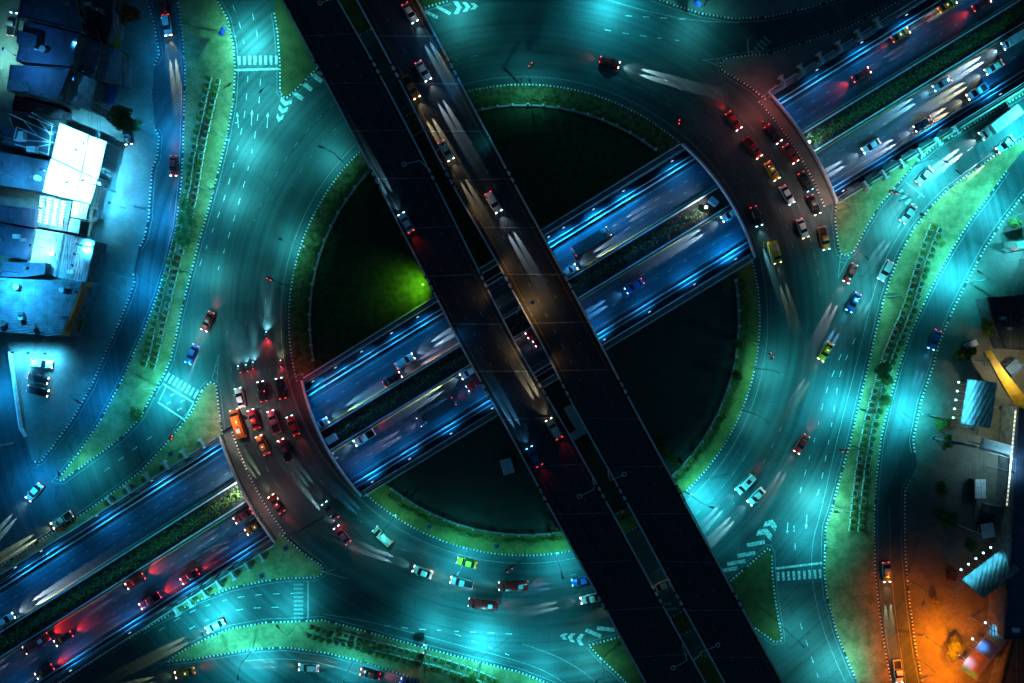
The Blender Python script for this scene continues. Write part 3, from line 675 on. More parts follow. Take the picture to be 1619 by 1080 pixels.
# low rim walls where the highway is open
for px, sd, lab in (([(-120,986),(0,911),(130,831),(345,692)], 1, 'upper rim wall left of the lower left bridge'), ([(482,599),(1074,231)], 1, 'upper rim wall inside the roundabout'), ([(1216,146),(1453,-1),(1560,-66)], 1, 'upper rim wall right of the upper right bridge'),
                ([(-60,1172),(85,1082),(275,960),(433,860)], -1, 'lower rim wall left of the lower left bridge'), ([(576,782),(1189,410)], -1, 'lower rim wall inside the roundabout'), ([(1324,320),(1619,138),(1700,88)], -1, 'lower rim wall right of the upper right bridge')):
    p = [tuple(q) for q in resample(P2(px), 4)]; root = tag(empty('rim_wall'), 'low pale parapet, '+lab, 'wall')
    g = MB(); wallrib(g, offset(p, sd*.25), .3, .002, .95); g.build('parapet', M_rail, root)
    g = MB(); wallrib(g, offset(p, sd*-.9), .12, -.55, .2); wallrib(g, offset(p, sd*-.45), .06, .95, 1.05); g.build('handrail', M_rail, root)
# ------------------------------------------------------------ lamps
TEAL = (.07, .72, .74); CYAN = (.04, .76, .90); BLUE = (.005, .30, .80); DBLUE = (.01, .22, 1.0); WARM = (1.0, .58, .24); GREEN = (.35, 1.0, .35); ORNG = (1.0, .19, .0)
K = 1.0
def street_lamp(base, aim, col, pw, label, z0=.16, hh=8.8, arm=2.6, size=150, group=None):
    bx, by = W2(base, z0); ax, ay = W2(aim, 0)
    d = Vector((ax-bx, ay-by)); L = d.length; d.normalize()
    root = tag(empty('street_lamp', (bx, by, z0), atan2(d.y, d.x)), label, 'street lamp', group)
    g = MB(); g.tube([(0,0,0),(0,0,hh*.5),(0,0,hh-.3)], .11, .06); g.box(-.2,.2,-.2,.2,0,.25); g.build('pole', M_steel, root)
    g = MB(); g.tube([(0,0,hh-.3),(.5,0,hh),(arm,0,hh+.15)], .05, .04); g.build('arm', M_steel, root)
    g = MB(); g.box(arm-.15, arm+.75, -.19, .19, hh+.06, hh+.22); h_ = g.build('lamp_head', M_steel, root)
    g = MB(); g.box(arm-.05, arm+.65, -.14, .14, hh+.03, hh+.058); g.build('lens', lens(col, 12), h_)
    spot('lamp_light', root, (arm+.3, 0, hh), (arm+.3+max(0, L-arm)*.6, 0, 0), col, pw*K, size)
    return root
G = 30000; G0 = 16500
LP = [((372,58),(404,66),TEAL,1.9,'lamp on the left median curve above the top crosswalk'),
((368,165),(388,150),TEAL,.5,'lamp on the left median below the top crosswalk'),
((362,222),(388,232),TEAL,1.4,'lamp on the left median beside the turn arrows'),
((338,305),(362,312),TEAL,.9,'lamp on the left median just above the palm clump'),
((302,430),(330,432),TEAL,.55,'lamp on the left median just below the palm clump'),
((279,520),(303,530),TEAL,.5,'lamp on the left median above the waiting box'),
((252,612),(283,628),CYAN,1.7,'lamp on the left median shining on the painted waiting box'),
((705,-2),(745,32),TEAL,.7,'lamp at the chevrons right of the flyovers at the top'),
((960,-25),(965,22),CYAN,1.7,'lamp at the top edge over the wide dark junction'),
((840,168),(830,110),TEAL,.35,'lamp on the top of the centre island, leaning outwards'),
((1497,296),(1478,282),TEAL,1.3,'lamp on the right median near the curved white truck trail'),
((1446,358),(1418,345),TEAL,1.3,'lamp on the right median above the planter rows'),
((1398,470),(1365,468),TEAL,.7,'lamp on the right median halfway down the planter rows'),
((1531,446),(1505,430),CYAN,2.3,'lamp on the right pavement opposite the planter rows'),
((1590,345),(1572,325),CYAN,1.7,'lamp on the right pavement near the top right corner'),
((1640,205),(1600,195),CYAN,2.2,'lamp at the right edge of the top right road'),
((1458,655),(1420,645),CYAN,2.0,'lamp on the right pavement below the five lamp billboard'),
((1358,647),(1310,635),CYAN,1.5,'lamp on the right median opposite the small bushy tree'),
((1318,800),(1285,795),TEAL,1.6,'lamp on the right median above the lower crosswalk'),
((1304,850),(1272,852),CYAN,.7,'lamp on the right median just above the lower stop line'),
((1350,1072),(1300,1050),TEAL,1.2,'lamp at the bottom end of the right median'),
((1197,583),(1245,600),TEAL,.7,'lamp on the right rim of the centre island'),
((1178,650),(1222,680),TEAL,.4,'lamp on the lower right rim of the centre island'),
((1092,782),(1135,800),CYAN,1.8,'lamp at the foot of the centre island right of the flyovers'),
((738,872),(725,895),CYAN,.8,'lamp on the bottom rim of the centre island'),
((880,875),(888,902),CYAN,.7,'lamp on the bottom rim of the centre island next to the flyover'),
((625,815),(600,845),TEAL,.35,'lamp on the lower left rim of the centre island'),
((676,1022),(690,985),CYAN,.8,'lamp in the bottom median beside the planter boxes'),
((758,1048),(768,1000),CYAN,2.0,'lamp in the bottom median near the right end of the planters'),
((470,985),(440,950),CYAN,.9,'lamp in the bottom median beside the lower crosswalk'),
((350,1000),(335,960),CYAN,1.9,'lamp at the left tip of the bottom median'),
((400,1027),(395,1058),CYAN,1.5,'lamp on the lower kerb of the bottom median'),
((560,1042),(545,1072),CYAN,.8,'lamp on the lower kerb of the bottom median right of the first'),
((870,1085),(850,1050),CYAN,.8,'lamp at the bottom edge left of the flyovers'),
((950,1042),(925,1062),TEAL,.7,'lamp at the tip of the lower right grass triangle'),
((1232,985),(1262,1010),TEAL,.4,'lamp on the right point of the lower right grass triangle'),
((445,148),(425,170),TEAL,.6,'lamp at the tip of the top grass triangle'),
((540,255),(495,235),TEAL,.55,'lamp on the upper left rim of the centre island beside the flyover'),
((480,390),(430,380),TEAL,.6,'lamp on the left rim of the centre island'),
((1330,400),(1350,420),TEAL,.35,'lamp at the point of the pale wedge right of the bridge'),
((1445,262),(1465,270),CYAN,1.1,'lamp on the pale wedge beside the right hand planters'),
((1110,15),(1090,50),TEAL,.35,'lamp on the dark pavement at the top edge'),
((212,440),(240,470),BLUE,1.0,'lamp on the left pavement beside the dark blue road'),
((237,335),(262,340),BLUE,1.1,'lamp on the left pavement beside the power pole'),
((246,215),(268,210),BLUE,.9,'lamp on the left pavement opposite the tree'),
((290,90),(272,90),BLUE,.45,'lamp on the top left edge of the left median'),
((140,620),(170,640),BLUE,.8,'lamp on the left pavement where the blue road bends'),
((118,722),(140,765),CYAN,.5,'lamp at the lower tip of the left median'),
((60,735),(50,790),BLUE,1.0,'lamp at the rounded tip of the parking island'),
((-15,600),(8,640),BLUE,1.3,'lamp at the left edge beside the blue side street'),
((1322,335),(1275,310),(1,.62,.5),.24,'lamp added for dim warm light on the upper right queue'),  # warm fill lamps added to light the queued cars
((1208,152),(1190,185),(1,.25,.2),.14,'lamp added for red signal glow at the head of the upper right bridge'),  # reddish fill lamps added in place of traffic signal glow
((348,660),(385,660),(1,.72,.62),.26,'lamp added for dim warm light on the lower left queue'),
((412,812),(440,780),(1,.5,.45),.12,'lamp added for red signal glow at the foot of the lower left bridge'),
((478,592),(465,620),(1,.08,.1),.10,'lamp added for red signal glow at the inner corner of the lower left bridge')]
for b, a, c, pw, lab in LP: street_lamp(b, a, c, G0*pw, 'street '+lab)
for b, a, c, pw, lab in [((1462,1005),(1490,1010),ORNG,.95,'steel street lamp with orange sodium light at the lower right road'), ((1434,915),(1425,950),ORNG,.14,'steel street lamp with weak orange light over the frontage road'), ((1475,1090),(1500,1060),ORNG,.9,'steel street lamp with orange sodium light at the bottom edge'),
    ((1450,1040),(1410,1050),ORNG,.22,'steel street lamp added to spread orange light towards the right median')]:  # extra lamp added to widen the orange pool
    street_lamp(b, a, c, G*pw, lab)
# ornamental cranked lamps on the flyovers
def deck_lamp(base, elbow, head, label, pw=.0, col=WARM):
    z = DZ+.9; b = Vector((*W2(base, z), z)); e = Vector((*W2(elbow, z+4.5), z+4.5)); h = Vector((*W2(head, z+5), z+5))
    root = tag(empty('street_lamp', b), label, 'street lamp'); e -= b; h -= b
    g = MB(); g.tube([(0,0,0), e*.5+Vector((0,0,.3)), e], .1, .07); g.build('pole', M_rail, root)
    g = MB(); g.tube([e, (e+h)/2+Vector((0,0,.25)), h], .07, .05); g.build('arm', M_rail, root)
    g = MB()
    for k in range(12):
        a = 2*pi*k/12; a2 = 2*pi*(k+1)/12; g.tube([h+Vector((cos(a)*.42, sin(a)*.42, 0)), h+Vector((cos(a2)*.42, sin(a2)*.42, 0))], .09, n=5)
    g.tube([h+Vector((0,0,.05)), h+Vector((0,0,-.25))], .3, .3, n=10, mi=1); g.build('lamp_head', [M_rail, M_dark], root)
    if pw: spot('lamp_light', root, h+Vector((0,0,-.35)), h+Vector((0,0,-5)), col, pw*G, 140)
deck_lamp((680,270),(664,254),(639,260),'cranked lamp leaning over the lower left flyover near the top')
deck_lamp((699,257),(688,243),(700,228),'cranked lamp at the left parapet of the upper right flyover near the top')
deck_lamp((817,496),(822,484),(842,478),'cranked lamp between the flyovers over the warm stretch', .04)
deck_lamp((937,757),(940,773),(916,785),'cranked lamp leaning over the lower left flyover below the centre')
deck_lamp((961,745),(964,760),(987,750),'cranked lamp leaning over the upper right flyover below the centre')
deck_lamp((1079,1020),(1086,1044),(1064,1056),'cranked lamp leaning over the lower left flyover at the bottom')
deck_lamp((1096,1045),(1110,1030),(1135,1020),'cranked lamp leaning over the upper right flyover at the bottom')
deck_lamp((523,-5),(530,-2),(506,5),'cranked lamp leaning over the lower left flyover at the top edge')
# warm and bluish fill lamps added on the parapets to tint the decks
for i, (px, dk, col, pw) in enumerate([((742,330),1,WARM,.05),((790,415),1,WARM,.07),((835,500),1,WARM,.06),((880,560),1,WARM,.03),((775,470),0,WARM,.035),((815,560),0,WARM,.06),((850,625),0,WARM,.035),((640,40),1,WARM,.04),((675,120),1,WARM,.035),((700,60),1,BLUE,.10),((735,120),1,BLUE,.08),((790,210),1,CYAN,.03),((745,520),0,BLUE,.03),((790,630),0,BLUE,.035)]):
    x, y = W2(px, DZ+1.2); root = tag(empty('parapet_fill_lamp', (x, y, DZ+.1)), 'added %s parapet lamp on the %s flyover, beside %s' % ('warm' if col is WARM else 'bluish', 'upper right' if dk else 'lower left', ('the highway upper edge','the highway upper carriageway','the highway median','the highway lower edge','the highway upper carriageway, left side','the cranked lamp','the cream car','the top edge','the striped joint near the top','the cyan lit strip at the top','the cyan lit strip below the first','the dark lawn','the highway, left parapet','the blue car')[i]), 'lamp', 'added %s parapet lamps on the flyovers' % ('warm' if col is WARM else 'bluish'))
    A, B = DECKS[dk]; best = min(range(len(A)), key=lambda t: (Vector(A[t])-Vector((x, y))).length); e = A if (Vector(A[best])-Vector((x, y))).length < min((Vector(q)-Vector((x, y))).length for q in B) else B
    best = min(range(len(e)), key=lambda t: (Vector(e[t])-Vector((x, y))).length); p = Vector(e[best]); c = (Vector(A[best])+Vector(B[best]))/2; d = (c-p).normalized(); p = p+d*.25
    root.location = (p.x, p.y, DZ+1.15)
    g = MB(); g.tube([(0,0,0),(0,0,3.2)], .05, .04, n=6); g.build('pole', M_dark, root)
    g = MB(); g.box(-.12,.12,-.12,.12,3.2,3.35); g.box(-.1,.1,-.1,.1,3.17,3.198,1); g.build('lamp_head', [M_dark, lens(col, 3)], root)
    spot('lamp_light', root, (0,0,3.15), (d.x*4, d.y*4, 0), col, G*pw*(.42 if col is WARM else .8), 135)
# bulkhead lamps along the sunken highway walls
WC = {1: 0, -1: 0}
def wall_lamp(px, side, pw, col=BLUE, z=TZ+3.6, out=8):
    WC[side] += 1; pw *= .42
    x, y = W2(px); q = min(resample(offset(mid, side*(HWID-.35)), 1), key=lambda p: (p-Vector((x, y))).length)
    n_ = Vector((TD.y, -TD.x))*side
    root = tag(empty('wall_lamp', (q.x, q.y, z)), 'blue white lamp, %s from the left on the %s wall of the sunken highway' % (ordi(WC[side]), 'upper' if side > 0 else 'lower'), 'wall lamp', 'wall lamps on the %s wall of the sunken highway' % ('upper' if side > 0 else 'lower'))
    g = MB(); g.tube([(0,0,0), (n_.x*.7, n_.y*.7, .3)], .04, n=5); g.build('bracket', M_steel, root)
    g = MB(); M = Matrix.Translation((n_.x*.8, n_.y*.8, .35)) @ Matrix.Rotation(atan2(TD.y, TD.x), 4, 'Z'); g.box(-.3,.3,-.09,.09,-.06,.07,0,M); g.build('lamp_head', lens((.4,.8,1), 1.2), root)
    spot('lamp_light', root, (n_.x*.8, n_.y*.8, .2), (n_.x*out, n_.y*out, -3.6), col, pw*G, 145)
for px, pw in [((-60,1130-180),.3),((22,905),.3),((60,880),.35),((150,822),.35),((240,765),.35),((325,712),.3),((490,600),.6),((523,578),.3),((568,550),.3),((613,525),.2),((660,497),.2),((868,370),.3),((888,355),.55),((936,324),.9),((982,296),.7),((1060,245),.4),((1220,150),.9),((1290,100),.3),((1365,55),.3),((1440,15),.25),((1540,-50),.2)]: wall_lamp(px, 1, pw)
for px, pw in [((20,1120),.2),((110,1065),.2),((200,1010),.25),((290,950),.25),((380,893),.25),((590,765),.4),((650,730),.25),((715,690),.25),((780,650),.25),((960,545),.35),((1030,500),.2),((1100,455),.35),((1170,415),.8),((1340,310),.25),((1420,260),.25),((1500,210),.35),((1590,155),.45)]: wall_lamp(px, -1, pw)
for px, cc in [((1115,315),(.7,.9,1)),((1290,222),(.3,.8,1)),((375,775),(.7,.95,1)),((385,800),(.7,.95,1))]:
    x, y = W2(px); q = min(resample(offset(mid, .3), 1), key=lambda p: (p-Vector((x, y))).length)
    root = tag(empty('median_floodlight', (q.x, q.y, TZ+.35)), 'white floodlight on the highway median, %s' % {1115:'inside the upper right bridge',1290:'outside the upper right bridge',375:'upper of two by the lower left bridge',385:'lower of two by the lower left bridge'}[px[0]], 'floodlight')
    g = MB(); g.tube([(0,0,0),(0,0,1.6)], .06); g.build('post', M_steel, root)
    g = MB(); g.box(-.25,.25,-.18,.18,1.6,1.85); g.build('lamp_head', lens(cc, 10), root)
    spot('lamp_light', root, (0,0,2.1), (-3 if px[0] > 800 and px[0] < 1200 else (3 if px[0] > 1200 else -3), 0, -2), cc, G*.12, 150)
# green floodlight on the dark lawn under the flyover
x, y = W2((672,452)); root = tag(empty('ground_floodlight', (x, y, .2)), 'green floodlight on the dark lawn beside the lower left flyover', 'floodlight')
g = MB(); g.tube([(0,0,0),(0,0,4.2)], .07); g.build('post', M_dark, root)
g = MB(); g.box(-.2,.2,-.15,.15,4.2,4.45); g.build('lamp_head', lens((.3,1,.1), 4), root)
spot('lamp_light', root, (0,0,4.1), (-2.6,-.4,0), (.28,1,.02), G*.5, 118)
# red signal light spill beside the lower left bridge
# ------------------------------------------------------------ vehicles
M_glass = mat('window glass', (.012, .016, .02), .08, spec=.8, noise=0)
M_tyre = mat('tyre rubber', (.015, .015, .015), .9, noise=0)
M_rim = mat('wheel rim', (.35, .35, .36), .4, .8, noise=0)
CC = {'white': (.75,.75,.72), 'black': (.012,.013,.015), 'silver': (.38,.4,.42), 'red': (.55,.015,.015), 'pink': (.62,.10,.16), 'yellow': (.75,.42,.01), 'orange': (.75,.16,.01),
      'blue': (.02,.09,.35), 'grey': (.12,.13,.14), 'green': (.02,.22,.08), 'maroon': (.16,.01,.015), 'cream': (.6,.55,.42)}
def paint(c): return mat('car paint '+c, CC[c], .28, .1, noise=0, coat=.8)
def sect(mb, secs, mi=0, cap=True):    # secs: (x, half width bottom, half width top, z0, z1)
    vs = []; n = len(secs)
    for x, wb, wt, z0, z1 in secs:
        h = z1-z0
        vs += [(x,-wb,z0),(x,-wb*1.02,z0+h*.45),(x,-wt-(wb-wt)*.3,z0+h*.85),(x,-wt*.88,z1),(x,wt*.88,z1),(x,wt+(wb-wt)*.3,z0+h*.85),(x,wb*1.02,z0+h*.45),(x,wb,z0)]
    fs = []
    for i in range(n-1):
        for k in range(8): fs.append((i*8+k, i*8+(k+1)%8, (i+1)*8+(k+1)%8, (i+1)*8+k))
    if cap: fs += [tuple(range(8)), tuple((n-1)*8+k for k in range(8))[::-1]]
    mb.add(vs, fs, mi)
def wheels(root, xs, hw, r=.32):
    for x in xs:
        for s in (1, -1):
            g = MB(); g.tube([(x, s*(hw-.2), r), (x, s*hw, r)], r, n=12); w = g.build('wheel', M_tyre, root)
            g = MB(); g.tube([(x, s*(hw-.02), r), (x, s*(hw+.015), r)], r*.6, n=10); g.build('rim', M_rim, w)
PROTO = {}
def lights_(root, L, hw, zf, zr, hc, two=True):
    for s in ((1, -1) if two else (0,)):
        g = MB(); y = s*(hw-.27) ; w = .2 if two else .09
        g.box(L/2-.09, L/2+.03, y-w, y+w, zf-.09, zf+.08); g.build('headlight', lens(hc, 9), root)
        g = MB(); g.box(-L/2-.03, -L/2+.07, y-w*.9, y+w*.9, zr-.1, zr+.10); g.build('taillight', lens((1,.02,.015), 3.5), root)
HC = {'W': (.75,.93,1), 'Y': (1,.80,.45), 'B': (.12,.55,1), 'C': (.35,.85,1), 'P': (1,.6,.7)}
def car(kind, col, hc):
    k = (kind, col, hc)
    if k in PROTO: return PROTO[k]
    root = empty({'sedan':'car','pickup':'pickup_truck','taxi':'taxi','suv':'car','van':'van','box':'box_truck','bus':'minibus','lorry':'truck'}[kind]); p = paint(col); h = HC[hc]
    if kind in ('sedan', 'taxi'):
        L, w = 4.5, .88; g = MB()
        sect(g, [(-2.25,.62,.55,.38,.78),(-2.15,.78,.72,.28,.92),(-1.5,.87,.82,.2,1.0),(-.4,.89,.84,.18,.98),(.9,.89,.84,.18,.96),(1.7,.86,.78,.2,.84),(2.1,.74,.64,.25,.72),(2.25,.58,.5,.34,.62)]); g.build('body', p, root, True)
        g = MB(); sect(g, [(-1.75,.70,.60,.92,.99),(-1.1,.78,.60,.9,1.36),(.25,.78,.60,.9,1.38),(1.05,.74,.62,.88,.97)]); g.build('windows', M_glass, root)
        g = MB(); sect(g, [(-1.08,.60,.57,1.34,1.40),(-.9,.63,.60,1.34,1.44),(0,.63,.60,1.34,1.46),(.28,.60,.57,1.34,1.41)]); g.build('roof', p, root, True)
        g = MB()
        for s in (1,-1): g.box(.75,.92,s*.98-.09,s*.98+.09,.92,1.04)
        g.build('wing_mirror', p, root)
        if kind == 'taxi':
            g = MB(); g.box(-.45,-.25,-.22,.22,1.46,1.6); g.build('roof_sign', lens((1,.8,.3), 1.2), root)
        wheels(root, (-1.35, 1.4), .9); lights_(root, L, .88, .62, .78, h)
    elif kind == 'suv':
        L, w = 4.7, .93; g = MB()
        sect(g, [(-2.35,.78,.72,.35,1.0),(-2.2,.9,.85,.28,1.1),(-.5,.94,.9,.25,1.1),(1.0,.94,.9,.25,1.08),(2.0,.88,.8,.28,.98),(2.35,.7,.6,.36,.78)]); g.build('body', p, root, True)
        g = MB(); sect(g, [(-2.2,.8,.7,1.05,1.1),(-2.0,.84,.7,1.0,1.66),(.2,.84,.7,1.0,1.68),(1.05,.8,.7,1.0,1.1)]); g.build('windows', M_glass, root)
        g = MB(); sect(g, [(-2.0,.70,.66,1.6,1.68),(-1.7,.72,.70,1.6,1.74),(.0,.72,.7,1.6,1.74),(.3,.7,.66,1.6,1.68)]); g.build('roof', p, root, True)
        wheels(root, (-1.4, 1.5), .95, .37); lights_(root, L, .9, .78, .95, h)
    elif kind == 'pickup':
        L, w = 5.2, .92; g = MB()
        sect(g, [(-.55,.9,.86,.35,1.02),(.9,.92,.88,.3,1.02),(2.0,.88,.82,.32,.96),(2.6,.72,.62,.38,.76)]); g.build('body', p, root, True)
        g = MB(); g.box(-2.6,-.56,-.9,-.82,.4,1.05); g.box(-2.6,-.56,.82,.9,.4,1.05); g.box(-2.6,-2.52,-.82,.82,.4,1.05); g.box(-2.52,-.56,-.82,.82,.42,.6,1); g.build('cargo_bed', [p, M_dark], root)
        g = MB(); sect(g, [(-.55,.82,.68,1.0,1.6),(.55,.82,.68,.98,1.62),(1.35,.78,.68,.94,1.04)]); g.build('windows', M_glass, root)
        g = MB(); sect(g, [(-.6,.7,.66,1.56,1.66),(0,.72,.68,1.56,1.70),(.6,.69,.65,1.56,1.65)]); g.build('roof', p, root, True)
        wheels(root, (-1.6, 1.7), .93, .37); lights_(root, L, .9, .78, .85, h)
    elif kind in ('van', 'bus'):
        L, w = (5.0, .92) if kind == 'van' else (6.6, 1.05); a = L/2; g = MB()
        sect(g, [(-a,.8*w,.76*w,.35,1.85),(-a+.15,w,.94*w,.3,2.0),(a-1.6,w,.94*w,.3,2.02),(a-.7,w,.9*w,.3,1.45),(a-.1,.92*w,.82*w,.35,1.0),(a,.8*w,.7*w,.4,.85)]); g.build('body', p, root, True)
        g = MB(); sect(g, [(a-1.45,.86*w,.80*w,1.5,2.03),(a-.75,.88*w,.82*w,1.35,1.53)]); g.build('windscreen', M_glass, root)
        g = MB()
        for s in (1,-1): g.box(-a+.6, a-1.6, s*w*.985-.02, s*w*.985+.02, 1.25, 1.75)
        g.box(-a-.02,-a+.02,-.7*w,.7*w,1.2,1.7); g.build('window', M_glass, root)
        g = MB(); g.box(-a+1.2,-a+2.2,-.45,.45,2.02,2.14); g.build('roof_hatch', M_dark if col == 'white' else M_rail, root)
        wheels(root, (-a+1.1, a-1.2), w, .36); lights_(root, L, w, .75, .95, h)
    else:
        L, w = (6.6, 1.05) if kind == 'box' else (9.5, 1.2); a = L/2; z = 2.5 if kind == 'box' else 3.1; p2 = M_rail if kind == 'box' and col not in ('red',) else p
        g = MB(); sect(g, [(a-1.8,.95*w,.9*w,.45,z-.55),(a-.9,.95*w,.88*w,.45,z-.5),(a-.3,.92*w,.84*w,.45,1.55),(a,.86*w,.78*w,.5,1.3)]); g.build('cab', paint(col) if kind == 'lorry' else p, root, True)
        g = MB(); sect(g, [(a-.98,.8*w,.74*w,1.5,z-.47),(a-.28,.8*w,.74*w,1.35,1.6)]); g.build('windscreen', M_glass, root)
        g = MB(); g.box(-a, a-1.95, -w, w, .85, z); 
        for q in range(int(L)): g.box(-a+.3+q*.95 if -a+.3+q*.95 < a-2.2 else -a+.3, (-a+.3+q*.95 if -a+.3+q*.95 < a-2.2 else -a+.3)+.08, -w-.02, w+.02, z-.1+q*.001, z+.03+q*.001)
        g.build('cargo_box', p2, root)
        g = MB(); g.box(-a+.1, a-.4, -.45, .45, .5, .84); g.build('chassis', M_dark, root)
        wheels(root, (-a+1.2, a-1.3), w, .45); lights_(root, L, w, .8, .8, h)
    PROTO[k] = root; root['fresh'] = 1; return root
LEN = {'sedan':4.5,'taxi':4.5,'suv':4.7,'pickup':5.2,'van':5.0,'bus':6.6,'box':6.6,'lorry':9.5}
CATS = {'sedan':'car','taxi':'taxi','suv':'car','pickup':'pickup truck','van':'van','bus':'minibus','box':'truck','lorry':'truck'}
ZL = {'r': 0.0, 'T': TZ+.0, 'D': DZ}
def put(kind, col, hc, px, d, lev, label, beam=1.0, brake=0.0):
    z = ZL[lev]; root = car(kind, col, hc)
    if 'fresh' in root: del root['fresh']
    else:
        lights = [c for c in root.children if c.type == 'LIGHT']
        r2 = root.copy(); COL.objects.link(r2)
        for c in root.children:
            if c.type == 'LIGHT': continue
            copy_tree(c, r2)
        root = r2
    x, y = W2(px, z+.8); root.location = (x, y, z+.03); root.rotation_euler = (0, 0, atan2(-d[1], d[0]))
    tag(root, label, CATS[kind]); L = LEN[kind]
    if beam:
        for s in (1, -1):
            spot('headlight_beam', root, (L/2+.05, s*.62, .7), (L/2+8.5, s*.64, .0), HC[hc], G*beam*(7 if lev != 'D' else 4), 7.6, .7, .04)
        spot('headlight_beam', root, (L/2+.1, 0, .75), (L/2+9, 0, -.6), HC[hc], G*beam*(.07 if lev != 'D' else .04), 70, 1, .05)
    if brake: spot('brake_glow', root, (-L/2-.06, 0, .85), (-L/2-5.5, 0, 0), (1,.02,.02), G*brake*.55, 75, 1, .1)
    return root
